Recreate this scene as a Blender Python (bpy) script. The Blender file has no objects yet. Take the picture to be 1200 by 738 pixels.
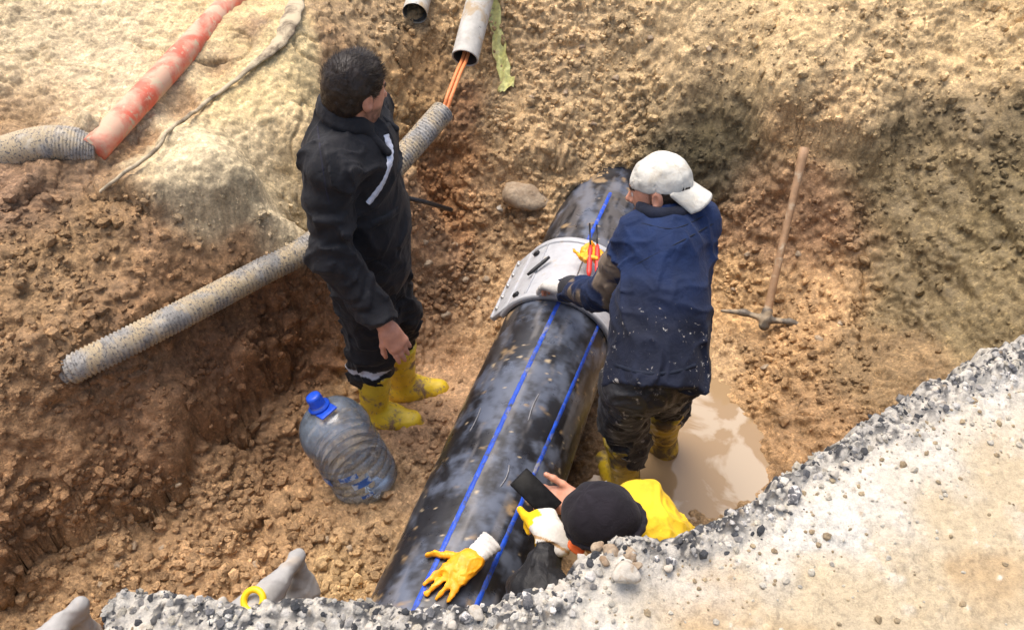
import bpy, math, random
import numpy as np
from mathutils import Vector, Matrix

random.seed(7)
rng = np.random.default_rng(7)
sc = bpy.context.scene
COL = sc.collection
V = lambda *a: np.array(a, dtype=float)

# ------------------------------------------------------------------ camera
FPX = 1040.0
PITCH = math.radians(42)
CAM = V(0, 0, 2.95)
cam_d = bpy.data.cameras.new('camera')
cam = bpy.data.objects.new('camera', cam_d)
COL.objects.link(cam)
cam.location = CAM
cam.rotation_euler = (math.pi / 2 - PITCH, 0, 0)
cam_d.sensor_width = 36
cam_d.lens = FPX / 1200 * 36
cam_d.clip_start = 0.05
cam_d.clip_end = 500
sc.camera = cam
sc.render.resolution_x, sc.render.resolution_y = 1024, 629

# ------------------------------------------------------------------ light
SUN_EL, SUN_AZ = math.radians(74), math.radians(-42)      # azimuth measured from +Y towards +X
w = bpy.data.worlds.new('World'); sc.world = w; w.use_nodes = True
nt = w.node_tree
sky = nt.nodes.new('ShaderNodeTexSky'); sky.sky_type = 'NISHITA'; sky.sun_disc = False
sky.sun_elevation = SUN_EL; sky.sun_rotation = SUN_AZ
sky.air_density = 0.9; sky.dust_density = 6.0; sky.ozone_density = 0.6
bg = nt.nodes['Background']; bg.inputs['Strength'].default_value = 0.15
nt.links.new(sky.outputs[0], bg.inputs[0])
sd_ = bpy.data.lights.new('sun', 'SUN'); sd_.energy = 1.1; sd_.angle = math.radians(38); sd_.color = (1, .96, .90)
sun = bpy.data.objects.new('sun', sd_); COL.objects.link(sun)
sv = Vector((math.sin(SUN_AZ) * math.cos(SUN_EL), math.cos(SUN_AZ) * math.cos(SUN_EL), math.sin(SUN_EL)))
sun.rotation_euler = sv.to_track_quat('Z', 'Y').to_euler()
sun.location = sv * 20
vs = sc.view_settings
vs.view_transform = 'Standard'; vs.look = 'None'; vs.gamma = 1; vs.use_curve_mapping = False
vs.exposure = 0.95
sc.render.engine = 'CYCLES'

# ------------------------------------------------------------------ photo helpers
CF = V(0, math.cos(PITCH), -math.sin(PITCH)); CU = V(0, math.sin(PITCH), math.cos(PITCH)); CR = V(1, 0, 0)
def ray(px, py): return CF + CR * (px - 600) / FPX - CU * (py - 369) / FPX
def P(px, py, z):
    d = ray(px, py); return CAM + (z - CAM[2]) / d[2] * d

# ------------------------------------------------------------------ noise
def _hash(ix, iy, iz, s):
    n = (ix.astype(np.uint32) * np.uint32(73856093)) ^ (iy.astype(np.uint32) * np.uint32(19349663)) ^ (iz.astype(np.uint32) * np.uint32(83492791)) ^ np.uint32((s * 2654435761) & 0xffffffff)
    n ^= n >> np.uint32(15); n *= np.uint32(0x2c1b3c6d); n ^= n >> np.uint32(12); n *= np.uint32(0x297a2d39); n ^= n >> np.uint32(15)
    return n
def _h01(*a): return _hash(*a).astype(np.float32) * np.float32(1 / 4294967296.0)
def vnoise(p, s=0):
    """smooth value noise in -1..1"""
    p = np.asarray(p, dtype=np.float32)
    i = np.floor(p).astype(np.int32); f = p - i
    u = f * f * f * (f * (f * 6 - 15) + 10)
    r = 0
    for dx in (0, 1):
        wx = u[:, 0] if dx else 1 - u[:, 0]
        for dy in (0, 1):
            wy = u[:, 1] if dy else 1 - u[:, 1]
            for dz in (0, 1):
                wz = u[:, 2] if dz else 1 - u[:, 2]
                r = r + wx * wy * wz * _h01(i[:, 0] + dx, i[:, 1] + dy, i[:, 2] + dz, s)
    return r * 2 - 1
def fbm(p, s=0, o=4, g=.5):
    a, r, t = 1.0, 0, 0
    p = np.asarray(p, dtype=np.float32)
    for k in range(o):
        r = r + a * vnoise(p * (2.03 ** k) + 17.3 * k, s + k); t += a; a *= g
    return r / t
def worley(p, s=0):
    """F1, F2 and a random value of the nearest cell"""
    p = np.asarray(p, dtype=np.float32)
    i = np.floor(p).astype(np.int32); f = p - i
    f1 = np.full(len(p), 9, np.float32); f2 = f1.copy(); cid = np.zeros(len(p), np.float32)
    for dx in (-1, 0, 1):
        for dy in (-1, 0, 1):
            for dz in (-1, 0, 1):
                a, b, c = i[:, 0] + dx, i[:, 1] + dy, i[:, 2] + dz
                h = _hash(a, b, c, s)
                ox = (h & np.uint32(1023)).astype(np.float32) / 1023; oy = ((h >> np.uint32(10)) & np.uint32(1023)).astype(np.float32) / 1023
                oz = ((h >> np.uint32(20)) & np.uint32(1023)).astype(np.float32) / 1023
                d = (dx + ox - f[:, 0]) ** 2 + (dy + oy - f[:, 1]) ** 2 + (dz + oz - f[:, 2]) ** 2
                m = d < f1
                f2 = np.where(m, f1, np.minimum(f2, d)); cid = np.where(m, (ox + oy * 3.7) % 1, cid); f1 = np.where(m, d, f1)
    return np.sqrt(f1), np.sqrt(f2), cid
def sstep(a, b, x):
    t = np.clip((x - a) / (b - a), 0, 1); return t * t * (3 - 2 * t)
def lin(c):
    c = np.asarray(c, dtype=float) / 255.0
    return np.where(c <= .04045, c / 12.92, ((c + .055) / 1.055) ** 2.4)

# ------------------------------------------------------------------ object helpers
def mesh_np(name, verts, faces, cols=None, smooth=True):
    """faces: (n,3) or (n,4) int array, or list of such arrays"""
    me = bpy.data.meshes.new(name)
    if not isinstance(faces, list): faces = [faces]
    faces = [np.asarray(f, dtype=np.int32) for f in faces if len(f)]
    me.vertices.add(len(verts)); me.vertices.foreach_set('co', np.asarray(verts, np.float32).ravel())
    li = np.concatenate([f.ravel() for f in faces]); tot = np.concatenate([np.full(len(f), f.shape[1], np.int32) for f in faces])
    st = np.concatenate([[0], np.cumsum(tot)[:-1]]).astype(np.int32)
    me.loops.add(len(li)); me.loops.foreach_set('vertex_index', li)
    me.polygons.add(len(tot)); me.polygons.foreach_set('loop_start', st)
    me.update(calc_edges=True); me.validate()
    me.polygons.foreach_set('use_smooth', np.full(len(me.polygons), smooth))
    if cols is not None:
        a = me.color_attributes.new('Col', 'FLOAT_COLOR', 'POINT')
        c4 = np.ones((len(verts), 4), np.float32); c4[:, :np.asarray(cols).shape[1]] = cols
        a.data.foreach_set('color', c4.ravel())
    return me
def obj(name, me, mat=None, parent=None):
    o = bpy.data.objects.new(name, me); COL.objects.link(o)
    if mat is not None and me is not None:
        me.materials.clear(); me.materials.append(mat)
    if parent is not None: o.parent = parent; o.matrix_parent_inverse = Matrix.Translation(-Vector(parent.location)) if parent.type == 'EMPTY' else Matrix.Identity(4)
    return o
def tag(o, label, cat, group=None):
    o['label'] = label; o['category'] = cat
    if group: o['group'] = group
    return o
def thing(name, label, cat, loc=(0, 0, 0), group=None):
    o = bpy.data.objects.new(name, None); COL.objects.link(o); o.location = loc; o.empty_display_size = .05
    return tag(o, label, cat, group)

class MB:
    """collects simple shapes into one mesh"""
    def __init__(s): s.v = []; s.f = []; s.n = 0
    def add(s, v, f):
        s.v.append(np.asarray(v, float)); s.f += [[i + s.n for i in q] for q in f]; s.n += len(v)
    def tube(s, pts, r, seg=14, cap=True, closed=False):
        pts = np.asarray(pts, float); n = len(pts); r = np.broadcast_to(r, (n,))
        T = np.gradient(pts, axis=0); T /= np.linalg.norm(T, axis=1)[:, None]
        u = np.cross(T[0], V(0, 0, 1)); u = u if np.linalg.norm(u) > .05 else np.cross(T[0], V(1, 0, 0)); u /= np.linalg.norm(u)
        v = []
        for i in range(n):
            u = u - T[i] * (u @ T[i]); u /= np.linalg.norm(u); b = np.cross(T[i], u)
            a = np.arange(seg) * 2 * math.pi / seg
            v.append(pts[i] + r[i] * (np.cos(a)[:, None] * u + np.sin(a)[:, None] * b))
        f = []
        for i in range(n - 1):
            for k in range(seg):
                k2 = (k + 1) % seg; f.append([i * seg + k, i * seg + k2, (i + 1) * seg + k2, (i + 1) * seg + k])
        v = np.concatenate(v)
        if cap: f.append(list(range(seg))[::-1]); f.append([(n - 1) * seg + k for k in range(seg)])
        s.add(v, f)
    def box(s, c, size, M=None, bev=0.0):
        h = np.asarray(size, float) / 2; b = min(bev, h.min() * .9)
        if b <= 0:
            v = [[x * h[0], y * h[1], z * h[2]] for x in (-1, 1) for y in (-1, 1) for z in (-1, 1)]
            f = [[0, 1, 3, 2], [4, 6, 7, 5], [0, 4, 5, 1], [2, 3, 7, 6], [0, 2, 6, 4], [1, 5, 7, 3]]
        else:
            import bmesh
            bm = bmesh.new(); bmesh.ops.create_cube(bm, size=1)
            for q in bm.verts: q.co = Vector((q.co.x * size[0], q.co.y * size[1], q.co.z * size[2]))
            bmesh.ops.bevel(bm, geom=bm.edges[:], offset=b, segments=2, affect='EDGES', profile=.5)
            bm.verts.index_update(); v = [list(q.co) for q in bm.verts]; f = [[q.index for q in fa.verts] for fa in bm.faces]; bm.free()
        v = np.asarray(v)
        if M is not None: v = v @ np.asarray(M, float).T
        s.add(v + np.asarray(c, float), f)
    def build(s, name, mat, parent=None, smooth=True):
        me = bpy.data.meshes.new(name); me.from_pydata([list(map(float, q)) for q in np.concatenate(s.v)], [], s.f); me.update()
        me.polygons.foreach_set('use_smooth', np.full(len(me.polygons), smooth))
        return obj(name, me, mat, parent)

def spline(pts, n):
    """Catmull-Rom through pts, n samples"""
    p = np.asarray(pts, float); p = np.vstack([2 * p[0] - p[1], p, 2 * p[-1] - p[-2]]); m = len(p) - 3
    out = []
    for t in np.linspace(0, m - 1e-6, n):
        i = int(t); u = t - i; a, b, c, d = p[i:i + 4]
        out.append(.5 * ((2 * b) + (c - a) * u + (2 * a - 5 * b + 4 * c - d) * u * u + (3 * b - a - 3 * c + d) * u ** 3))
    return np.array(out)
def frame(fwd, up):
    """columns: forward, left, up"""
    x = np.asarray(fwd, float); x = x / np.linalg.norm(x)
    y = np.cross(np.asarray(up, float), x); y /= np.linalg.norm(y)
    return np.stack([x, y, np.cross(x, y)], 1)

# ------------------------------------------------------------------ materials
def ramp(nt, fac, stops):
    r = nt.nodes.new('ShaderNodeValToRGB'); e = r.color_ramp.elements
    while len(e) > 1: e.remove(e[-1])
    e[0].position = stops[0][0]; e[0].color = (*stops[0][1], 1) if len(stops[0][1]) == 3 else stops[0][1]
    for p_, c_ in stops[1:]:
        q = e.new(p_); q.color = (*c_, 1)
    nt.links.new(fac, r.inputs[0]); return r.outputs[0]
def g3(x): return (x, x, x)
def noise_n(nt, scale, detail=5, rough=.55, dist=0, vec=None, dim='3D'):
    n = nt.nodes.new('ShaderNodeTexNoise'); n.inputs['Scale'].default_value = scale; n.inputs['Detail'].default_value = detail
    n.inputs['Roughness'].default_value = rough; n.inputs['Distortion'].default_value = dist
    if vec is None:
        g = nt.nodes.new('ShaderNodeNewGeometry'); vec = g.outputs['Position']
    nt.links.new(vec, n.inputs['Vector']); return n.outputs['Fac']
def mix(nt, fac, a, b, mode='MIX'):
    m = nt.nodes.new('ShaderNodeMix'); m.data_type = 'RGBA'; m.blend_type = mode
    for s, v in ((m.inputs[0], fac), (m.inputs[6], a), (m.inputs[7], b)):
        if hasattr(v, 'links') or hasattr(v, 'is_linked'): nt.links.new(v, s)
        elif isinstance(v, (int, float)): s.default_value = v
        else: s.default_value = (*v, 1)
    return m.outputs[2]
def bump(nt, h, strength, dist, prev=None, k=None):
    b = nt.nodes.new('ShaderNodeBump'); b.inputs['Strength'].default_value = strength; b.inputs['Distance'].default_value = dist
    nt.links.new(h, b.inputs['Height'])
    if k is not None:
        mm = nt.nodes.new('ShaderNodeMath'); mm.operation = 'MULTIPLY'; mm.inputs[1].default_value = strength; nt.links.new(k, mm.inputs[0]); nt.links.new(mm.outputs[0], b.inputs['Strength'])
    if prev is not None: nt.links.new(prev, b.inputs['Normal'])
    return b.outputs[0]
def mat_new(name):
    m = bpy.data.materials.new(name); m.use_nodes = True
    return m, m.node_tree, m.node_tree.nodes['Principled BSDF']
def attr(nt):
    a = nt.nodes.new('ShaderNodeVertexColor'); a.layer_name = 'Col'; return a.outputs[0]
def generic(name, col, rough=.6, var=.25, scale=30, bumps=((90, .3, .002),), spec=.4, dirt=None, metallic=0, use_attr=False, rvar=.15):
    """colour with grain, relief and optional dirt: (colour, scale, lo, hi)"""
    m, nt, b = mat_new(name)
    base = attr(nt) if use_attr else None
    n = noise_n(nt, scale, 6, .6)
    v = ramp(nt, n, [(.3, g3(1 - var)), (.7, g3(1 + var * .6))])
    c = mix(nt, 1.0, base if use_attr else col, v, 'MULTIPLY')
    rr = ramp(nt, noise_n(nt, scale * 1.7, 3), [(.3, g3(max(0, rough - rvar))), (.7, g3(min(1, rough + rvar)))])
    if dirt:
        for dc, ds, lo, hi in dirt:
            f = ramp(nt, noise_n(nt, ds, 8, .62, .4), [(lo, g3(0)), (hi, g3(1))])
            c = mix(nt, f, c, dc)
            rr = mix(nt, f, rr, g3(.85))
    nt.links.new(c, b.inputs['Base Color']); nt.links.new(rr, b.inputs['Roughness'])
    b.inputs['Specular IOR Level'].default_value = spec; b.inputs['Metallic'].default_value = metallic
    pv = None
    for s_, st, di in bumps: pv = bump(nt, noise_n(nt, s_, 6, .6), st, di, pv)
    if pv is not None: nt.links.new(pv, b.inputs['Normal'])
    return m

def soil_mat(name, wet=.0):
    m, nt, b = mat_new(name)
    c = attr(nt)
    v1 = ramp(nt, noise_n(nt, 22, 5, .62), [(.28, g3(.62)), (.5, g3(1.0)), (.72, g3(1.32))])
    v2 = ramp(nt, noise_n(nt, 130, 4, .6), [(.3, g3(.72)), (.7, g3(1.22))])
    c = mix(nt, 1, c, v1, 'MULTIPLY'); c = mix(nt, 1, c, v2, 'MULTIPLY')
    g = nt.nodes.new('ShaderNodeNewGeometry')
    def voro(scale, feat, warp=.012):
        n = nt.nodes.new('ShaderNodeTexNoise'); n.inputs['Scale'].default_value = scale * .6; nt.links.new(g.outputs['Position'], n.inputs['Vector'])
        ma = nt.nodes.new('ShaderNodeVectorMath'); ma.operation = 'SCALE'; ma.inputs['Scale'].default_value = warp; nt.links.new(n.outputs['Color'], ma.inputs[0])
        ad = nt.nodes.new('ShaderNodeVectorMath'); ad.operation = 'ADD'; nt.links.new(g.outputs['Position'], ad.inputs[0]); nt.links.new(ma.outputs[0], ad.inputs[1])
        v = nt.nodes.new('ShaderNodeTexVoronoi'); v.feature = feat; v.inputs['Scale'].default_value = scale; nt.links.new(ad.outputs[0], v.inputs['Vector']); return v
    al = nt.nodes.new('ShaderNodeVertexColor'); al.layer_name = 'Col'; al = al.outputs['Alpha']
    va = voro(95, 'F1'); sep = nt.nodes.new('ShaderNodeSeparateColor'); nt.links.new(va.outputs['Color'], sep.inputs[0])
    c = mix(nt, 1, c, ramp(nt, sep.outputs[0], [(0, (.80, .80, .80)), (.75, (1.02, 1.02, 1.02)), (.9, (1.15, 1.15, 1.14)), (1, (1.45, 1.45, 1.42))]), 'MULTIPLY')
    nt.links.new(c, b.inputs['Base Color'])
    rr = ramp(nt, noise_n(nt, 9, 5), [(.35, g3(.5 - wet)), (.65, g3(.9))]); nt.links.new(rr, b.inputs['Roughness'])
    b.inputs['Specular IOR Level'].default_value = .35
    e1 = ramp(nt, voro(48, 'DISTANCE_TO_EDGE', .02).outputs['Distance'], [(0, g3(0)), (.22, g3(1))])
    e2 = ramp(nt, voro(120, 'DISTANCE_TO_EDGE', .008).outputs['Distance'], [(0, g3(0)), (.25, g3(1))])
    pm = ramp(nt, noise_n(nt, 5, 4), [(.42, g3(0)), (.6, g3(1))]); e1 = mix(nt, pm, g3(.6), e1)
    pv = bump(nt, e1, .4, .008, None, al); pv = bump(nt, e2, .35, .004, pv, al)
    pv = bump(nt, noise_n(nt, 45, 6, .68), .8, .016, pv, al); pv = bump(nt, noise_n(nt, 260, 4, .65), .5, .003, pv)
    nt.links.new(pv, b.inputs['Normal'])
    return m
M_SOIL = soil_mat('soil')
def crust_mat():
    m, nt, b = mat_new('pale_crust'); c = attr(nt)
    c = mix(nt, 1, c, ramp(nt, noise_n(nt, 60, 6, .7), [(.28, g3(.62)), (.5, g3(1)), (.75, g3(1.15))]), 'MULTIPLY')
    c = mix(nt, 1, c, ramp(nt, noise_n(nt, 280, 3, .6), [(.3, g3(.82)), (.7, g3(1.12))]), 'MULTIPLY')
    nt.links.new(c, b.inputs['Base Color']); nt.links.new(ramp(nt, noise_n(nt, 12, 4), [(.35, g3(.45)), (.65, g3(.9))]), b.inputs['Roughness'])
    pv = bump(nt, noise_n(nt, 70, 7, .72), .8, .010); pv = bump(nt, noise_n(nt, 330, 3, .65), .6, .003, pv); nt.links.new(pv, b.inputs['Normal']); return m
M_CRUST = crust_mat()

# ------------------------------------------------------------------ terrain
ctrl = [(0,700,.02),(73,649,.0),(165,601,0),(286,513,0),(330,450,.02),(375,380,.04),(60,735,.0),(200,690,0),(300,640,0),(400,600,0),(450,500,0),(520,480,0),
 (420,430,.0),(500,350,.03),(560,300,.1),(520,260,.14),(450,300,.04),(500,560,0),(540,200,.42),(600,250,.28),(650,180,.52),(650,100,.78),(650,0,1.1),(560,100,.74),
 (540,60,.88),(575,0,1.08),(0,590,.36),(100,550,.36),(200,490,.36),(286,425,.36),(335,380,.36),(0,470,.62),(70,445,.62),(200,382,.62),(300,328,.63),(355,300,.64),(430,235,.55),
 (0,400,.76),(100,340,.80),(200,290,.84),(300,265,.84),(345,250,.8),(0,300,.95),(0,200,1.0),(100,230,.98),(200,200,1.0),(300,200,.95),(340,150,1.0),
 (0,100,1.15),(0,0,1.3),(150,100,1.13),(200,0,1.27),(300,100,1.1),(330,0,1.2),(400,50,1.1),(450,50,1.02),(450,0,1.13),(490,60,.93),(380,200,.85),(400,100,1.0),
 (440,150,.83),(475,190,.6),(490,235,.33),(760,150,.58),(800,100,.84),(800,0,1.15),(900,0,1.2),(943,172,.70),(943,100,1.0),(895,385,.0),(850,250,.3),(870,330,.08),
 (850,400,-.04),(1000,0,1.25),(1200,0,1.3),(1000,172,.75),(1000,300,.33),(950,420,.1),(1000,450,.16),(1100,150,.85),(1200,100,1.1),(1100,250,.6),(1200,250,.75),
 (1100,380,.3),(1200,380,.5),(950,500,.03),(925,560,-.03),(895,600,0),(830,430,-.06),(760,500,-.13),(800,560,-.13),(850,520,-.11),(700,580,-.10),(690,520,-.02),(882,590,-.07),(815,440,-.10),(840,465,-.10),(870,500,-.10),(905,510,-.075),(720,640,-.1)]
CP = np.array([P(*c) for c in ctrl])
CP = np.vstack([CP, [[-1.9,1.2,.05],[-1,1.2,0],[0,1.2,0],[.8,1.3,-.05],[1.6,1.9,.0],[2.3,2.4,.3],[.3,3.2,.05],[.1,2.9,.0],[.6,2.9,-.03]]])
def tps(r2): return .5 * r2 * np.log(r2 + 1e-9)
def _fit():
    n = len(CP); d = ((CP[:, None, :2] - CP[None, :, :2]) ** 2).sum(2)
    A = np.zeros((n + 3, n + 3)); A[:n, :n] = tps(d) + np.eye(n) * .012
    A[:n, n] = 1; A[:n, n + 1:] = CP[:, :2]; A[n:, :n] = A[:n, n:].T
    return np.linalg.solve(A, np.concatenate([CP[:, 2], [0, 0, 0]]))
RB = _fit()
BUMPS = []       # (x, y, sigma, height)
STEPS = []       # (polyline, height, reach): small cut scarps, high side on the left of the line
def base_h(x, y):
    x = np.asarray(x, float); y = np.asarray(y, float); sh = x.shape; x = x.ravel(); y = y.ravel()
    xc = np.clip(x, -2.5, 2.6); yc = np.clip(y, 1.15, 4.75); z = np.empty(len(x))
    for i in range(0, len(x), 40000):
        a, b = xc[i:i + 40000], yc[i:i + 40000]
        d = (a[:, None] - CP[:, 0]) ** 2 + (b[:, None] - CP[:, 1]) ** 2
        z[i:i + 40000] = tps(d) @ RB[:len(CP)] + RB[-3] + a * RB[-2] + b * RB[-1]
    z = np.minimum(z, 1.42)
    out = np.maximum(np.maximum(np.abs(x) - 2.5, y - 4.7), 0)
    z = z + (1.4 - z) * sstep(0, 1.2, out)
    lo = sstep(1.15, .2, y) * sstep(-.2, -1.2, x); z = z + (1.2 - z) * lo * .9
    for pl, h, L in STEPS:
        seg = np.linalg.norm(np.diff(pl, axis=0), axis=1); cum = np.concatenate([[0], np.cumsum(seg)]); lo_, hi_ = pl.min(0) - .8, pl.max(0) + .8
        m = (x > lo_[0]) & (x < hi_[0]) & (y > lo_[1]) & (y < hi_[1])
        if not m.any(): continue
        xm, ym = x[m], y[m]; wv = np.stack([xm, ym, xm * 0], 1); jx = .035 * vnoise(wv * 7, 811) + .02 * vnoise(wv * 19, 812); xm = xm + jx; ym = ym + .03 * vnoise(wv * 8 + 5, 813)
        best = np.full(len(xm), 1e9); sg = np.ones(len(xm)); uu = np.zeros(len(xm))
        for a, b, c0, sl in zip(pl[:-1], pl[1:], cum[:-1], seg):
            ab = b - a; t = np.clip(((xm - a[0]) * ab[0] + (ym - a[1]) * ab[1]) / (ab @ ab), 0, 1); dx, dy = xm - a[0] - t * ab[0], ym - a[1] - t * ab[1]; d = dx * dx + dy * dy
            k = d < best; best = np.where(k, d, best); sg = np.where(k, np.sign(ab[0] * dy - ab[1] * dx), sg); uu = np.where(k, c0 + t * sl, uu)
        sd = np.sqrt(best) * sg; tp_ = sstep(0, .18, uu) * sstep(cum[-1], cum[-1] - .18, uu)
        z[m] += h * sstep(-.012, .03, sd) * np.exp(-np.clip(sd, 0, None) / L) * tp_ - .25 * h * np.exp(-(sd / .05) ** 2) * (sd < 0) * tp_
    for bx, by, s, h in BUMPS: z = z + h * np.exp(-((x - bx) ** 2 + (y - by) ** 2) / (2 * s * s))
    return z.reshape(sh)
def hit(px, py, lift=0.0):
    """where the photo ray meets the ground"""
    d = ray(px, py); t = np.linspace(1.0, 8, 1400); q = CAM + t[:, None] * d
    h = base_h(q[:, 0], q[:, 1]); i = int(np.argmax(q[:, 2] < h + lift)); return q[i]
for px, py, s, h in [(180,112,.04,.10),(85,180,.09,.11),(122,176,.045,.12),(108,180,.05,.08),(56,450,.05,.12),(205,185,.045,.05),(640,212,.12,.06),(60,215,.1,.06),(985,165,.13,.09),(930,150,.06,-.07),(840,150,.12,-.05),
                     (210,120,.06,-.06),(165,170,.06,-.05),(250,75,.05,-.05),(290,45,.05,-.04),(225,265,.1,.05),(480,470,.1,.02),(350,340,.07,-.03),(570,215,.09,.04)]:
    q = hit(px, py); BUMPS.append((q[0], q[1], s, h))
_steps = [([(-60,765),(0,692),(73,646),(165,598),(213,566),(286,511),(318,470),(350,415),(383,362)], .17, .30), ([(20,470),(90,480),(160,455),(230,415),(300,375)], .03, .15),
 ([(96,238),(150,246),(190,264),(235,284),(300,288),(348,268)], .08, .25), ([(860,120),(905,140),(935,152),(960,180),(1000,195),(1050,215)], .11, .22), ([(0,260),(40,235),(90,200)], .08, .15), ([(1010,420),(1006,300),(1003,200)], .07, .3), ([(575,215),(600,205),(640,200),(690,225)], .07, .25), ([(250,640),(330,600),(380,560)], .04, .15), ([(430,40),(470,75),(530,40)], .06, .2)]
_steps = [(np.array([hit(*p)[:2] for p in pl]), h, L) for pl, h, L in _steps]
STEPS += _steps
PUD_Z = -.06

def graded(a, b, step, lo, hi, k=1.25):
    v = list(np.arange(a, b, step)); s = step; x = a
    left = []
    while x > lo: s *= k; x -= s; left.append(x)
    s = step; x = v[-1]; right = []
    while x < hi: s *= k; x += s; right.append(x)
    return np.array(left[::-1] + v + right)
gx = graded(-2.55, 2.65, .0066, -40, 40); gy = graded(1.3, 4.75, .0066, -30, 60)
GX, GY = np.meshgrid(gx, gy); NX, NY = len(gx), len(gy)
GZ = base_h(GX, GY)
def normals(X, Y, Z):
    p = np.stack([X, Y, Z], 2); du = np.gradient(p, axis=1); dv = np.gradient(p, axis=0)
    n = np.cross(du, dv); n /= np.linalg.norm(n, axis=2)[..., None] + 1e-12; return n
# soil colours: photo position, spread in metres, colour
soil = [(60,30,.35,(206,185,142)),(100,90,.25,(206,184,142)),(150,60,.25,(208,187,144)),(230,30,.2,(205,178,122)),(40,130,.14,(134,100,64)),(20,150,.15,(128,94,60)),
 (70,215,.10,(110,80,54)),(30,240,.13,(112,80,56)),(215,125,.06,(128,94,62)),(165,175,.06,(125,92,60)),(255,75,.06,(120,86,56)),(295,30,.06,(118,82,54)),  # small dark splats along the red pipe paint its shadow into the soil
 (330,50,.10,(214,190,132)),(290,110,.14,(218,192,132)),(250,180,.16,(222,202,156)),(310,200,.16,(226,205,158)),(230,235,.1,(220,199,154)),(330,260,.08,(224,204,160)),(350,180,.1,(214,184,126)),
 (100,270,.14,(120,88,54)),(200,300,.14,(122,86,54)),(60,330,.2,(132,98,62)),(160,360,.14,(120,84,52)),(290,300,.07,(122,86,54)),(40,430,.2,(122,88,56)),
 (150,480,.2,(112,76,46)),(60,540,.2,(128,90,56)),(250,440,.15,(104,68,40)),(340,380,.12,(112,72,40)),(200,530,.12,(110,76,48)),(30,640,.12,(98,66,40)),
 (100,690,.2,(140,104,68)),(230,620,.2,(138,102,68)),(320,560,.15,(128,92,60)),(330,620,.2,(138,102,66)),(250,680,.2,(142,106,70)),(390,670,.08,(188,156,104)),(430,640,.08,(176,142,94)),
 (460,560,.1,(176,142,98)),(500,500,.12,(172,134,92)),(540,450,.12,(178,140,96)),(510,380,.14,(158,120,78)),(450,470,.1,(150,112,74)),(560,380,.12,(182,146,98)),
 (500,310,.15,(160,122,80)),(540,260,.12,(134,90,50)),(510,240,.1,(126,82,44)),(545,170,.1,(130,88,50)),(550,130,.08,(122,80,46)),(460,120,.12,(146,110,66)),(430,30,.15,(170,140,92)),
 (400,70,.1,(158,124,78)),(480,90,.12,(142,104,62)),(570,60,.08,(146,108,66)),(600,310,.1,(184,148,98)),(590,240,.12,(176,140,92)),(640,150,.2,(196,164,114)),(640,60,.25,(200,168,118)),(700,120,.2,(200,170,118)),
 (780,40,.3,(206,176,124)),(900,60,.3,(208,178,124)),(1050,40,.3,(210,180,126)),(1150,60,.25,(206,176,122)),(825,150,.17,(74,68,40)),(862,140,.13,(70,64,36)),(780,190,.1,(90,80,50)),(850,200,.1,(96,82,52)),
 (920,150,.1,(186,148,96)),(980,120,.1,(198,164,112)),(900,250,.15,(170,130,84)),(970,260,.15,(160,120,78)),(870,340,.12,(152,114,72)),(960,340,.14,(150,112,72)),(920,430,.14,(146,108,68)),(960,500,.12,(136,100,64)),
 (1060,140,.12,(92,80,50)),(1120,130,.12,(90,78,48)),(1190,130,.12,(86,74,44)),(1040,230,.15,(106,86,56)),(1130,230,.15,(102,83,54)),(1180,250,.15,(98,80,50)),(1060,330,.15,(104,84,55)),(1150,340,.15,(104,85,55)),(1020,430,.15,(120,92,60)),
 (690,540,.1,(96,70,46)),(830,420,.1,(150,116,80))]
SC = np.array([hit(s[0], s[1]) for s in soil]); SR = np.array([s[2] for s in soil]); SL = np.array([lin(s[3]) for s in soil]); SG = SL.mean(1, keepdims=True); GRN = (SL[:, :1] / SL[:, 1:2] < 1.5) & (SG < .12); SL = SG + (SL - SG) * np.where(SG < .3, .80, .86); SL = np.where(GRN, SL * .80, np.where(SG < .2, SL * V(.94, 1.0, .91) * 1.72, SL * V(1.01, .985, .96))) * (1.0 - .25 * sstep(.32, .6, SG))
def soil_col(p):
    n = len(p); out = np.zeros((n, 3), np.float32)
    wp = p + .07 * np.stack([fbm(p * 5, 31, 4), fbm(p * 5, 47, 4), fbm(p * 5, 59, 3)], 1)
    for i in range(0, n, 50000):
        q = wp[i:i + 50000]
        d2 = ((q[:, None, :] - SC) ** 2).sum(2) / (SR * .75) ** 2
        wgt = np.exp(-.5 * d2) + .02 / (1 + d2 * d2)
        out[i:i + 50000] = (wgt @ SL) / wgt.sum(1)[:, None]
    return out
pts = np.stack([GX, GY, GZ], 2).reshape(-1, 3); nor = normals(GX, GY, GZ).reshape(-1, 3)
inview = (np.abs(pts[:, 0]) < 3.2) & (pts[:, 1] > .8) & (pts[:, 1] < 5.4)
iv = np.where(inview)[0]; q = pts[iv]
smooth_terr = np.exp(-(((q - hit(220, 60)) / .9) ** 2).sum(1)) + np.exp(-(((q - hit(290, 210)) / .35) ** 2).sum(1))     # flat yellow bench
smooth_face = np.exp(-(((q - hit(200, 450)) / .42) ** 2).sum(1))                                                       # smeared left face
wetfoot = np.exp(-(((q - hit(520, 470)) / .25) ** 2).sum(1))
blob = lambda px, py, r: np.exp(-(((q - hit(px, py)) / r) ** 2).sum(1))
right_face = np.clip(blob(1080, 230, .45) + blob(1180, 300, .45) + blob(1150, 170, .35) + .8 * blob(970, 330, .3) + .8 * blob(840, 150, .22), 0, 1)
rough_ = np.clip(1.05 - .95 * smooth_terr - .6 * smooth_face - .7 * wetfoot - .55 * right_face - .35 * blob(800, 40, .6) - .35 * blob(1000, 40, .6) - .5 * blob(590, 330, .22), .10, 1)
streak = fbm(np.stack([q[:, 0] * 16 + q[:, 1] * 5, q[:, 1] * 3, q[:, 2] * 4], 1), 63, 4)
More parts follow.
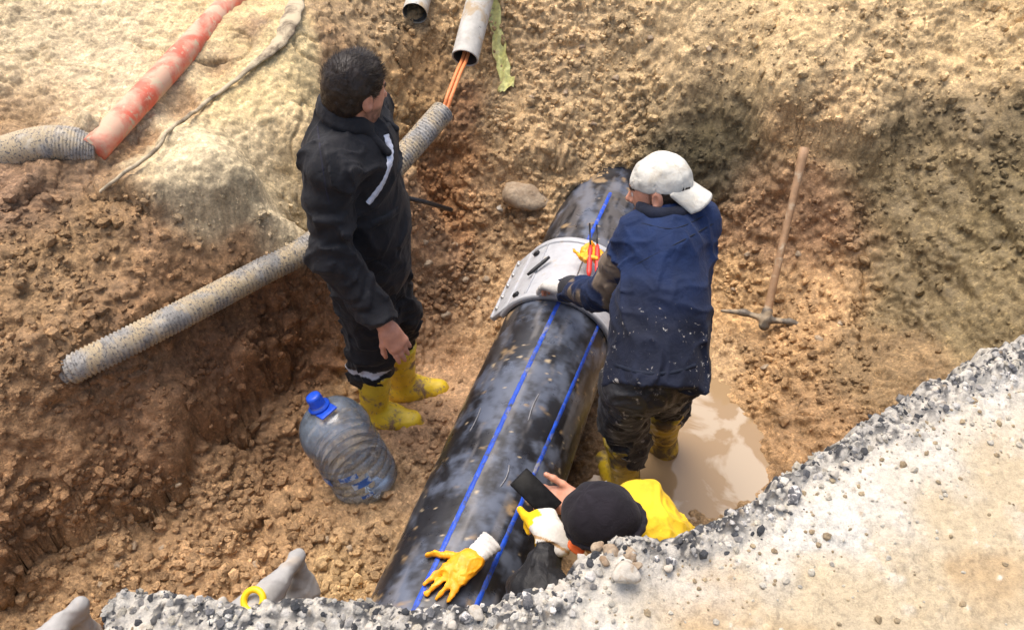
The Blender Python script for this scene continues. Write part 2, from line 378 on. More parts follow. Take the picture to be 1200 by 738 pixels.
wq = q + .02 * np.stack([vnoise(q * 14, 3), vnoise(q * 14, 4), vnoise(q * 14, 5)], 1)
f1, f2, cid = worley(wq * 11, 1); g1, g2, gid = worley(wq * 26 + 3, 2)
big = fbm(q * 3.2, 11, 4); rid = 1 - np.abs(fbm(q * V(7, 7, 9), 13, 4)) * 2.2
crack = np.abs(fbm(q * 2.6 + 5, 19, 3)); crk = sstep(.035, .0, crack) * sstep(-.1, .3, fbm(q * 1.7, 23, 2))
lump = (.75 - f1).clip(0) * sstep(.35, .75, cid) + .35 * (.7 - f1).clip(0)
lump2 = (.7 - g1).clip(0) * (.4 + .9 * gid)
patch = sstep(-.25, .35, fbm(q * 2.3, 29, 3)); cl1 = sstep(.0, .35, fbm(q * 2.9 + 7, 33, 4)); cl2 = sstep(-.2, .3, fbm(q * 4.1 + 2, 35, 4))
disp = .05 * big * (.45 + .55 * rough_) + .022 * rid * rough_ + .05 * lump * rough_ * (.3 + .7 * patch) + .02 * lump2 * (.25 + .75 * rough_) + .008 * fbm(q * 45, 41, 2) + (.013 * sstep(0, .4, g2 - g1) * cl2 + .026 * sstep(0, .3, f2 - f1) * cl1 * (.3 + .7 * cid)) * rough_ + .002 * sstep(0, .35, g2 - g1) - .02 * crk * (.3 + .7 * (1 - rough_)) + .035 * streak * right_face + .02 * fbm(q * V(6, 6, 14), 67, 4) * smooth_face
# keep the puddle bed under the water and the floor level where people stand
flat = np.zeros(len(q))
for px, py, r in [(760,520,.28),(830,540,.25),(800,470,.2)]:
    c = P(px, py, -.06); flat = np.maximum(flat, np.exp(-(((q[:, :2] - c[:2]) / r) ** 2).sum(1)))
for px, py, r in [(450,480,.2),(480,440,.2),(410,560,.16)]:
    c = P(px, py, 0); flat = np.maximum(flat, .75 * np.exp(-(((q[:, :2] - c[:2]) / r) ** 2).sum(1)))
disp *= 1 - .75 * np.clip(flat, 0, 1)
pts[iv] = q + nor[iv] * disp[:, None]
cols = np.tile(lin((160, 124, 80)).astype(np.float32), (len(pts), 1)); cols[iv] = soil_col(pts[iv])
gvar = 1 + .22 * fbm(pts[iv] * 9, 61, 4) + .18 * (cid - .5) * rough_
cols[iv] *= gvar[:, None]
ga = np.ones((len(pts), 1), np.float32); ga[iv, 0] = .25 + .75 * rough_; cols = np.hstack([cols, ga])
idx = np.arange(NX * NY).reshape(NY, NX)
fc = np.stack([idx[:-1, :-1], idx[:-1, 1:], idx[1:, 1:], idx[1:, :-1]], 2).reshape(-1, 4)
ground = obj('ground', mesh_np('ground', pts, fc, cols), M_SOIL); ground['kind'] = 'structure'
PT3 = pts.reshape(NY, NX, 3); CT3 = cols.reshape(NY, NX, 4); NT3 = normals(PT3[..., 0], PT3[..., 1], PT3[..., 2])
def g_at(x, y):
    j = int(np.clip(np.searchsorted(gx, x), 0, NX - 1)); i = int(np.clip(np.searchsorted(gy, y), 0, NY - 1)); return i, j
def gz(x, y): i, j = g_at(x, y); return PT3[max(i-3,0):i+4, max(j-3,0):j+4, 2].mean()

# ------------------------------------------------------------------ near bank: broken pale edge the photo is taken from
edge_px = [(128,760),(138,712),(210,700),(330,705),(450,716),(560,708),(640,690),(678,662),(722,645),(765,642),(800,630),(860,600),(930,560),(1010,508),(1090,458),(1150,425),(1200,402),(1290,350)]
E2 = np.array([P(a, b, 1.3)[:2] for a, b in edge_px])
E2 = np.vstack([[-.98, -8], [-.85, .3], E2, [5, 3.9], [9, 6]])
bx = graded(-1.15, 2.1, .0055, -40, 40); by = graded(.45, 2.25, .0055, -40, 6)
BX, BY = np.meshgrid(bx, by)
def sdist(x, y):
    x = x.ravel(); y = y.ravel(); best = np.full(len(x), 1e9); sg = np.ones(len(x))
    for a, b in zip(E2[:-1], E2[1:]):
        ab = b - a; t = np.clip(((x - a[0]) * ab[0] + (y - a[1]) * ab[1]) / (ab @ ab), 0, 1)
        dx, dy = x - a[0] - t * ab[0], y - a[1] - t * ab[1]; d = dx * dx + dy * dy
        side = ab[0] * (y - a[1]) - ab[1] * (x - a[0])
        m = d < best; best = np.where(m, d, best); sg = np.where(m, np.sign(side), sg)
    return np.sqrt(best) * sg
bp = np.stack([BX.ravel(), BY.ravel(), np.full(BX.size, 1.3)], 1)
sdv = sdist(BX, BY)
finem = (np.abs(sdv) < 2.5) & (bp[:, 1] > .2) & (bp[:, 1] < 2.6)
n1 = fbm(bp * 9, 71, 4); n2 = fbm(bp * 26, 73, 3)
n0 = fbm(bp * 4, 70, 3); sde = sdv + .05 * n0 + .035 * n1 + .02 * n2
h1, h2, hid = worley(bp * 16 + .3 * n1[:, None], 75); k1, k2, kid = worley(bp * 42 + 5, 77)
band = sstep(-.11, -.01, sde + .05 * n1)
zz = 1.285 + .012 * fbm(bp * 2.2, 79, 3) + .012 * n1 * (1 - band)
grit = sstep(.0, .4, fbm(bp * 6 + 9, 81, 4))
zz += .005 * sstep(0, .3, k2 - k1) * np.maximum(band, .6 * grit) + band * (.03 * n0 + .022 * (.7 - h1).clip(0) * (.1 + 1.3 * hid) * 1.4 + .03 * (n1 * .5 + .5)) + (.006 + .006 * band) * (.7 - k1).clip(0) * (.3 + kid)
zz += 0; zz += .009 * grit * (.75 - k1).clip(0) + .003 * n2
zz += .05 * np.exp(-((bp[:, 0] - P(728, 668, 1.3)[0]) ** 2 + (bp[:, 1] - P(728, 668, 1.3)[1]) ** 2) / (2 * .05 ** 2)); drop = np.clip(sde, 0, None); zz -= np.where(drop > 0, np.minimum(1.5, drop * 1.2 + (drop * 9) ** 2), 0)
bp[:, 2] = zz; bp[:, 0] += .01 * n2 * band; bp[:, 1] += .01 * n1 * band
cream = lin((186, 169, 138)); sand = lin((177, 153, 116)); white = lin((204, 199, 187)); dark = lin((44, 46, 50)); mid = lin((140, 138, 134))
sm = lambda m: np.clip(m, 0, 1)[:, None]
cb = np.tile(cream, (len(bp), 1)); cb = cb + (sand - cb) * sm(sstep(-.05, .4, fbm(bp * 5, 83, 4)))
wz = sstep(-.30, -.06, sde + .16 * fbm(bp * 6, 85, 4)) + .8 * sstep(.12, .4, fbm(bp * 7, 87, 4)) * grit
cb = cb + (white - cb) * sm(wz * .85)
dk = sstep(-.02, .12, 1.3 * fbm(bp * V(55, 55, 55), 89, 4) + .45 * (kid - .5) + .25 * fbm(bp * 7, 91, 2)) * sstep(-.09, -.01, sde + .05 * n1)
cb = cb + (mid - cb) * sm(.3 * band * sstep(-.2, .3, fbm(bp * 18, 95, 3))); cb = cb + (dark - cb) * sm(dk * .95)
peb = sstep(.35, .2, k1) * sstep(.72, .8, kid) * sstep(-.2, .3, fbm(bp * 5 + 4, 97, 3)); cb = cb + (np.where((hid > .5)[:, None], lin((145, 124, 94)), lin((215, 210, 200))) - cb) * (peb * .7)[:, None]; cb = cb * (1 + .16 * (kid - .5))[:, None]; cb = np.where((sde > .05)[:, None], lin((120, 92, 62)), cb)
BI = np.arange(BX.size).reshape(BX.shape)
bf = np.stack([BI[:-1, :-1], BI[:-1, 1:], BI[1:, 1:], BI[1:, :-1]], 2).reshape(-1, 4)
keep = (sde[bf] < .17).all(1)
bf = bf[keep]; used = np.unique(bf); remap = -np.ones(len(bp), np.int64); remap[used] = np.arange(len(used))
bank = obj('road_verge', mesh_np('road_verge', bp[used], remap[bf], cb[used]), M_CRUST); bank['kind'] = 'structure'
bank['label'] = 'pale crusted verge with a broken grey edge above the trench'
BZ = zz.reshape(BX.shape)

# ------------------------------------------------------------------ rocks
def rock_mesh(name, seed, sub=2, amp=.28, flat=.75):
    import bmesh
    bm = bmesh.new(); bmesh.ops.create_icosphere(bm, subdivisions=sub, radius=1)
    v = np.array([q.co for q in bm.verts]); f = [[q.index for q in a.verts] for a in bm.faces]; bm.free()
    rs = np.random.default_rng(seed + 50); pn = rs.normal(size=(11, 3)); pn /= np.linalg.norm(pn, axis=1)[:, None]; pd = rs.uniform(.62, .95, 11)
    dt = v @ pn.T; r = np.where(dt > .05, pd / np.maximum(dt, .05), 9).min(1); r = np.minimum(r, 1.15) * (1 + .10 * fbm(v * 2.5 + seed, seed, 3))
    v = v * r[:, None] * V(1, rs.uniform(.65, .95), flat * rs.uniform(.7, 1))
    return mesh_np(name, v, np.array(f), None, smooth=sub > 1)
def rand_rot(): return Matrix.Rotation(random.uniform(0, 6.28), 4, 'Z') @ Matrix.Rotation(random.uniform(-.5, .5), 4, 'X') @ Matrix.Rotation(random.uniform(-.5, .5), 4, 'Y')
M_STONE_PALE = generic('pale_stone', (.36, .28, .19), .85, .35, 40, ((60, .6, .008), (200, .5, .003)), dirt=[((.22, .15, .09), 35, .45, .6)])
M_STONE_WHITE = generic('chalky_stone', (.46, .42, .35), .85, .25, 45, ((70, .6, .007), (220, .5, .002)), dirt=[((.30, .24, .17), 40, .5, .64)])
M_STONE_GREY = generic('grey_chip', (.10, .10, .105), .75, .4, 50, ((80, .6, .006),), dirt=[((.6, .57, .52), 60, .48, .6)])
rocks = [rock_mesh('stone', s, 3) for s in range(8)]
def rock(px, py, size_px, mat, label, cat, group, z=None, parent=None):
    p = hit(px, py) if z is None else P(px, py, z)
    r = size_px / FPX * ((p - CAM) @ CF) / 2
    if z is None: i, j = g_at(p[0], p[1]); p = PT3[i, j]
    me = random.choice(rocks).copy(); o = obj('stone', me, mat)
    o.matrix_world = Matrix.Translation(Vector(p) + Vector((0, 0, r * .05))) @ rand_rot() @ Matrix.Scale(r, 4)
    if parent is not None:
        mw = o.matrix_world.copy(); o.parent = parent; o.matrix_world = mw
    else: tag(o, label, cat, group)
    return o
for px, py, s in [(614,243,13),(585,248,9),(606,262,8)]:
    rock(px, py, s, M_STONE_WHITE, 'small pale stone on the slope left of the buried pipe end', 'stone', 'pale stones by the buried pipe end')
bo = rock(622, 222, 62, generic('dusty_boulder', (.40, .31, .21), .9, .3, 30, ((45, .8, .015), (150, .6, .004)), dirt=[((.30, .22, .14), 25, .45, .6)]), 'large dusty boulder half sunk in the slope beside the buried pipe end', 'boulder', None); bo.location.z -= .065
for px, py, s in [(500,258,10),(530,290,9),(500,310,12),(545,330,10),(520,372,13),(535,355,10),(560,350,8),(498,285,9),(552,302,9),(570,330,10)]:
    rock(px, py, s, M_STONE_PALE, 'pale stone in the gravelly floor between the standing man and the grey clamp', 'stone', 'stones on the gravelly floor')
for px, py, s in [(155,640,12),(140,665,13),(210,572,10),(262,585,11),(190,650,10),(240,655,12),(290,600,9),(120,690,11),(345,600,10),(300,665,10),(385,640,9),(410,655,10)]:
    rock(px, py, s, M_STONE_PALE, 'small tan stone among the clods below the left bank', 'stone', 'stones below the left bank')
for px, py, s in [(862,345,9),(905,355,10),(935,300,9),(880,300,9),(960,400,10),(900,440,10),(985,380,9),(925,270,8)]:
    rock(px, py, s, M_STONE_PALE, 'small tan stone in the crumbly bank around the pickaxe', 'stone', 'stones around the pickaxe')
for px, py, s in [(680,60,9),(720,95,10),(760,50,9),(660,110,10),(690,150,9),(740,130,9),(830,60,9),(625,120,8)]:
    rock(px, py, s, M_STONE_PALE, 'small buff stone in the light slope above the buried pipe', 'stone', 'stones in the light slope')
# chips of the broken verge edge
for k in range(46):
    t = random.random(); n_ = random.randint(0, len(edge_px) - 4); a, b = edge_px[1 + n_], edge_px[2 + n_]
    px, py = a[0] + (b[0] - a[0]) * t, a[1] + (b[1] - a[1]) * t
    sz = random.uniform(8, 20)
    rock(px + random.uniform(0, 14), py + random.uniform(2, 26), sz, random.choice([M_STONE_GREY, M_STONE_WHITE, M_STONE_WHITE, M_STONE_GREY]), '', '', None, z=1.305, parent=bank)
rock(733, 672, 34, M_STONE_WHITE, 'round cream stone on the verge edge beside the black cap', 'stone', None, z=1.345)
for px, py, s in [(700,640,16),(716,646,22),(738,650,20),(727,636,15),(746,662,14),(708,657,13)]:
    rock(px, py, s, M_STONE_PALE, 'tan lump clustered round the cream stone on the verge edge', 'stone', 'tan lumps on the verge edge', z=1.338)

# crumbs of soil: far too many to count
def crumbs():
    import bmesh
    protos = []
    for s in range(5):
        m = rock_mesh('crumb', 20 + s, 1, .4, 1.0); v = np.empty(len(m.vertices) * 3, np.float32); m.vertices.foreach_get('co', v)
        f = np.array([list(p.vertices) for p in m.polygons]); protos.append((v.reshape(-1, 3), f)); bpy.data.meshes.remove(m)
    areas = [(1.1, (430,230),(640,560), .009), (1.0, (560,0),(760,230), .009), (1.0, (0,560),(460,738), .011), (.8, (840,230),(1020,580), .009), (.6, (0,230),(380,560), .009), (.6, (700,0),(1200,200), .008), (.5, (1000,180),(1200,420), .009), (.5,(380,0),(560,230),.009)]
    vv, ff, cc, n = [], [], [], 0
    for dens, a, b, sz in areas:
        cnt = int(dens * (b[0] - a[0]) * (b[1] - a[1]) / 28)
        px = rng.uniform(a[0], b[0], cnt); py = rng.uniform(a[1], b[1], cnt)
        d = np.stack([ray(x, y) for x, y in zip(px, py)]); t = np.linspace(1.6, 6.5, 330)
        qq = CAM + t[None, :, None] * d[:, None, :]
        ii = np.clip(np.searchsorted(gy, qq[..., 1]), 0, NY - 1); jj = np.clip(np.searchsorted(gx, qq[..., 0]), 0, NX - 1)
        first = np.argmax(qq[..., 2] < PT3[ii, jj, 2], axis=1); r_ = np.arange(cnt)
        i0, j0 = ii[r_, first], jj[r_, first]
        P0 = PT3[i0, j0]; C0 = CT3[i0, j0]
        clump = fbm(P0 * 3.5, 131, 3)
        for k in range(cnt):
            if clump[k] < rng.uniform(-.5, .35) or C0[k, 3] < rng.uniform(.2, .85) or P0[k, 2] < PUD_Z + .01: continue
            if abs(P0[k, 0] + 2.2) < .0: continue
            v, f = protos[rng.integers(5)]
            s = min(sz * rng.lognormal(0, .6), .034)
            an = rng.uniform(0, 6.28); ca, sa = math.cos(an), math.sin(an)
            R_ = np.array([[ca, -sa, 0], [sa, ca, 0], [0, 0, 1]])
            vv.append((v * s) @ R_.T + P0[k] + V(0, 0, s * .3)); ff.append(f + n); n += len(v)
            cc.append(np.tile(C0[k, :3] * rng.uniform(.8, 1.3), (len(v), 1)))
    return mesh_np('soil_crumbs', np.concatenate(vv), np.concatenate(ff), np.concatenate(cc), smooth=False)
cr = obj('soil_crumbs', crumbs(), M_SOIL); cr['kind'] = 'stuff'; tag(cr, 'loose brown and tan crumbs of soil over the trench floor and slopes', 'soil')

# loose chips on the verge and its broken rim: far too many to count
def verge_chips():
    protos = []
    for k in range(5):
        m = rock_mesh('chip', 40 + k, 1, .4, .9); v = np.empty(len(m.vertices) * 3, np.float32); m.vertices.foreach_get('co', v)
        protos.append((v.reshape(-1, 3), np.array([list(p.vertices) for p in m.polygons]))); bpy.data.meshes.remove(m)
    SDE = sde.reshape(BX.shape); vv, ff, cc, n = [], [], [], 0
    iy = np.where((by > .5) & (by < 2.2))[0]; ix = np.where((bx > -1.1) & (bx < 2.05))[0]
    for t in range(80000):
        i, j = iy[rng.integers(len(iy))], ix[rng.integers(len(ix))]; d = SDE[i, j]
        if d > .035: continue
        rim = math.exp(-((d + .02) / .045) ** 2); pr = .62 * rim + .10 * math.exp(-((d + .1) / .12) ** 2) + .022
        if rng.random() > pr: continue
        sz = min((.0034 if rim < .3 else .0046) * rng.lognormal(0, .6), .016); v, f = protos[rng.integers(5)]
        an = rng.uniform(0, 6.28); ca, sa = math.cos(an), math.sin(an); R_ = np.array([[ca, -sa, 0], [sa, ca, 0], [0, 0, 1]])
        vv.append((v * sz) @ R_.T + V(BX[i, j], BY[i, j], BZ[i, j] + sz * (.2 if rim < .3 else -.2))); ff.append(f + n); n += len(v)
        if rim > .3: c = [lin((58, 60, 63)), lin((92, 92, 93)), lin((178, 174, 165)), lin((190, 185, 173)), lin((132, 129, 124)), lin((184, 176, 158)), lin((192, 188, 180))][rng.integers(7)] * (.75 + .5 * sstep(-.2, .3, float(n0.reshape(BX.shape)[i, j])))
        else: c = [lin((186, 180, 165)), lin((168, 150, 118)), lin((190, 182, 164)), lin((150, 132, 102))][rng.integers(4)]
        cc.append(np.tile(c * rng.uniform(.8, 1.15), (len(v), 1)))
    return mesh_np('verge_chips', np.concatenate(vv), np.concatenate(ff), np.concatenate(cc), smooth=False)
vc = obj('verge_chips', verge_chips(), M_CRUST); vc['kind'] = 'stuff'; tag(vc, 'loose grey and cream chips scattered along the broken verge edge', 'gravel')

# ------------------------------------------------------------------ puddle
m, nt_, b_ = mat_new('muddy_water')
pale_mask = ramp(nt_, noise_n(nt_, 2.6, 5, .5, .6), [(.51, g3(0)), (.55, g3(1))])  # noise-shaped patches of a paler water colour
c_ = mix(nt_, pale_mask, (.29, .20, .11), (.40, .325, .235)); nt_.links.new(c_, b_.inputs['Base Color'])
b_.inputs['Roughness'].default_value = .06; b_.inputs['IOR'].default_value = 1.45
nt_.links.new(bump(nt_, noise_n(nt_, 7, 2), .05, .01), b_.inputs['Normal'])
x_ = np.linspace(.15, 1.45, 60); y_ = np.linspace(1.5, 3.2, 70); XX, YY = np.meshgrid(x_, y_)
I_ = np.arange(XX.size).reshape(XX.shape)
pud = obj('water', mesh_np('water', np.stack([XX.ravel(), YY.ravel(), np.full(XX.size, PUD_Z)], 1), np.stack([I_[:-1, :-1], I_[:-1, 1:], I_[1:, 1:], I_[1:, :-1]], 2).reshape(-1, 4)), m)
pud['kind'] = 'structure'

# ------------------------------------------------------------------ big black water main
PA = V(-.05, 2.10, .215); PU = V(.303, .953, 0); PU /= np.linalg.norm(PU); PS = np.cross(PU, V(0, 0, 1)); PR = .245
UPZ = V(0, 0, 1)
def pipe_pt(l, phi, r=PR): return PA + PU * l + r * (math.sin(phi) * PS + math.cos(phi) * UPZ)
def shell(l0, l1, nl, a0, a1, na, r0, r1=None, close=False):
    """surface patch (thick when r1 is given) round the pipe axis"""
    L = np.linspace(l0, l1, nl); Aa = np.linspace(a0, a1, na)
    LL, AA = np.meshgrid(L, Aa, indexing='ij')
    def surf(r): return PA + PU * LL.ravel()[:, None] + r * (np.sin(AA.ravel())[:, None] * PS + np.cos(AA.ravel())[:, None] * UPZ)
    I = np.arange(nl * na).reshape(nl, na); f = np.stack([I[:-1, :-1], I[:-1, 1:], I[1:, 1:], I[1:, :-1]], 2).reshape(-1, 4)
    if r1 is None: return surf(r0), f
    v = np.vstack([surf(r0), surf(r1)]); k = nl * na
    F = [f + k, f[:, ::-1]]
    for e in (I[0, :], I[-1, ::-1], I[::-1, 0], I[:, -1]):
        F.append(np.stack([e[:-1], e[1:], e[1:] + k, e[:-1] + k], 1))
    return v, np.concatenate(F)
pm, pnt, pb = mat_new('black_polyethylene')
pnt.links.new(attr(pnt), pb.inputs['Base Color'])
pnt.links.new(ramp(pnt, noise_n(pnt, 14, 6, .6), [(.3, g3(.22)), (.7, g3(.5))]), pb.inputs['Roughness'])
pb.inputs['Specular IOR Level'].default_value = .5
pnt.links.new(bump(pnt, noise_n(pnt, 120, 6, .65), .25, .002, bump(pnt, noise_n(pnt, 9, 3), .15, .01)), pb.inputs['Normal'])
main = thing('plastic_pipe', 'large black plastic water main with blue stripes running along the trench', 'pipe', tuple(PA))
main['kind'] = 'thing'
v, f = shell(-1.75, 2.0, 620, -math.pi, math.pi, 150, PR)
rel = v - PA; al = rel @ PU; ang = np.arctan2(rel @ PS, rel @ UPZ)
pale_mask = sstep(-.15, .45, fbm(v * 11 + 3, 201, 5, .62) * .9 + .3 * fbm(v * V(34, 12, 34), 203, 4, .6) + .35 * np.cos(ang - .25) - .25)
pc = lin((30, 30, 33)) + (lin((98, 106, 122)) - lin((30, 30, 33))) * (pale_mask * .75)[:, None]
smear = sstep(.12, .3, fbm(np.stack([al * 3 + 5, ang * 6, ang * 0], 1) + .3 * fbm(v * 9, 207, 2)[:, None], 205, 5))
pc = pc + (lin((128, 124, 122)) - pc) * (.35 * smear * sstep(-1.2, -.2, ang))[:, None]
spk = sstep(.60, .68, fbm(v * 42, 209, 3) + .22 * fbm(v * 4, 210, 2)); pc = pc + (lin((178, 160, 130)) - pc) * (spk * .8)[:, None]
mud = sstep(.0, .25, fbm(v * 16, 211, 5) + .9 * sstep(-.75, -1.6, ang + .25 * fbm(v * 6, 212, 2)) - .42 + .35 * sstep(-.3, -.75, al) * sstep(-.2, -1., ang)) 
mud = np.maximum(mud, sstep(.05, .25, fbm(v * 18, 213, 5) + .5 * sstep(1.6, 1.8, al) - .6))
pc = pc + (lin((140, 118, 88)) - pc) * mud[:, None]
rr_ = 1 + .004 * mud * (1 + fbm(v * 60, 215, 2)) + .0015 * fbm(v * 3, 217, 2) / PR
v = PA + PU * al[:, None] + (rel - PU * al[:, None]) * rr_[:, None]
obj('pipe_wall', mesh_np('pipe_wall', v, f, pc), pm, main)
M_BLUE = generic('blue_stripe', (.012, .07, .48), .45, .35, 35, ((150, .3, .001),), dirt=[((.05, .06, .09), 30, .50, .66), ((.20, .20, .22), 14, .56, .66)])
for l0, p0, l1, p1_ in ((-.48, -6, 1.56, 8), (-.62, 34, .74, 50), (-.5, -118, 1, -112)):
    LL = np.linspace(-1.7, 1.66, 220); vv = []
    for i, l in enumerate(LL):
        ph = math.radians(p0 + (p1_ - p0) * (l - l0) / (l1 - l0)); wd = .0085 / PR * (1 + .12 * math.sin(i * 1.7) * math.sin(i * .37))
        for k in (-1, -.33, .33, 1): vv.append(pipe_pt(l, ph + k * wd, PR + (.0032 if abs(k) < 1 else .0008)))
    I = np.arange(len(vv)).reshape(-1, 4); ff = np.stack([I[:-1, :-1], I[:-1, 1:], I[1:, 1:], I[1:, :-1]], 2).reshape(-1, 4)
    obj('stripe', mesh_np('stripe', np.array(vv), ff), M_BLUE, main)
# scratches: shallow gouged curls of plastic
M_SCR = generic('scratch', (.22, .22, .23), .5, .3, 60)
for l, ph, dl, dp in [(.12, .32, .14, -.02), (-.2, .30, .1, .03), (.02, -.5, .12, .03)]:
    s_ = MB(); s_.tube([pipe_pt(l + dl * t, ph + dp * math.sin(t * 3), PR + .001 + .003 * math.sin(3.1 * t)) for t in np.linspace(0, 1, 12)], .0022, 6); s_.build('scratch', M_SCR, main)

# repair clamp
M_CLAMP = generic('grey_casting', (.40, .41, .425), .42, .12, 25, ((160, .2, .001), (20, .1, .003)), .5, dirt=[((.40, .34, .26), 22, .60, .74)])
M_BLACKPL = generic('black_plastic', (.015, .015, .017), .4, .3, 40)
M_BOLT = generic('bolt_steel', (.45, .44, .42), .4, .3, 60, metallic=.7)
C0, C1 = .785, 1.215
clamp = thing('pipe_clamp', 'light grey repair clamp fitted round the black water main', 'clamp', tuple(pipe_pt(1.0, 0)))
d2r = math.radians
v, f = shell(C0 + .012, C1 - .012, 30, d2r(-70), d2r(112), 90, PR + .006, PR + .022); obj('sleeve', mesh_np('sleeve', v, f), M_CLAMP, clamp)
for a, b in ((C0, C0 + .03), (C1 - .03, C1)):
    v, f = shell(a, b, 4, d2r(-70), d2r(112), 90, PR + .004, PR + .029); obj('rim', mesh_np('rim', v, f), M_CLAMP, clamp)
for ph in (-34, 8): 
    v, f = shell(C0 + .032, C1 - .032, 8, d2r(ph), d2r(ph + 1.6), 3, PR + .02, PR + .029); obj('rib', mesh_np('rib', v, f), M_CLAMP, clamp)
def plate(ph, w0, w1, l0, l1, th):
    n_ = math.sin(d2r(ph)) * PS + math.cos(d2r(ph)) * UPZ; tg = math.cos(d2r(ph)) * PS - math.sin(d2r(ph)) * UPZ
    s_ = MB(); s_.box(PA + PU * (l0 + l1) / 2 + n_ * (PR + .022) - tg * (w0 + w1) / 2, (l1 - l0, abs(w1 - w0), th), np.stack([PU, tg, n_], 1), .003); return s_
plate(-52, .02, .135, C0 + .002, C1 - .002, .016).build('flange', M_CLAMP, clamp)
plate(-52, .122, .136, C0 + .004, C1 - .004, .03).build('flange_lip', M_CLAMP, clamp)
for l in np.linspace(C0 + .05, C1 - .05, 5):
    n_ = math.sin(d2r(-52)) * PS + math.cos(d2r(-52)) * UPZ; tg = math.cos(d2r(-52)) * PS - math.sin(d2r(-52)) * UPZ
    a = PA + PU * l + n_ * (PR + .03) - tg * .105; s_ = MB(); s_.tube([a - n_ * .05, a + n_ * .012], .006, 8); s_.tube([a, a + n_ * .008], .011, 6); s_.tube([a - n_ * .03 - tg * .05, a - n_ * .03 - tg * .015], .009, 8); s_.build('bolt', M_BOLT, clamp)
for l, ph in ((1.14, -44), (.84, -46)):
    s_ = MB(); q = pipe_pt(l, d2r(ph), PR + .03); s_.box(q, (.022, .03, .014), frame(PU, q - (PA + PU * l)), .004); s_.build('clip', M_BLACKPL, clamp)
s_ = MB(); s_.tube([pipe_pt(.955 + .0 * t, 0) * 0 + (pipe_pt(.945, d2r(-38), PR + .04) * (1 - t) + pipe_pt(1.035, d2r(-20), PR + .05) * t) for t in np.linspace(0, 1, 6)], [.006, .009, .009, .009, .009, .006], 10); s_.build('lever', M_BLACKPL, clamp)

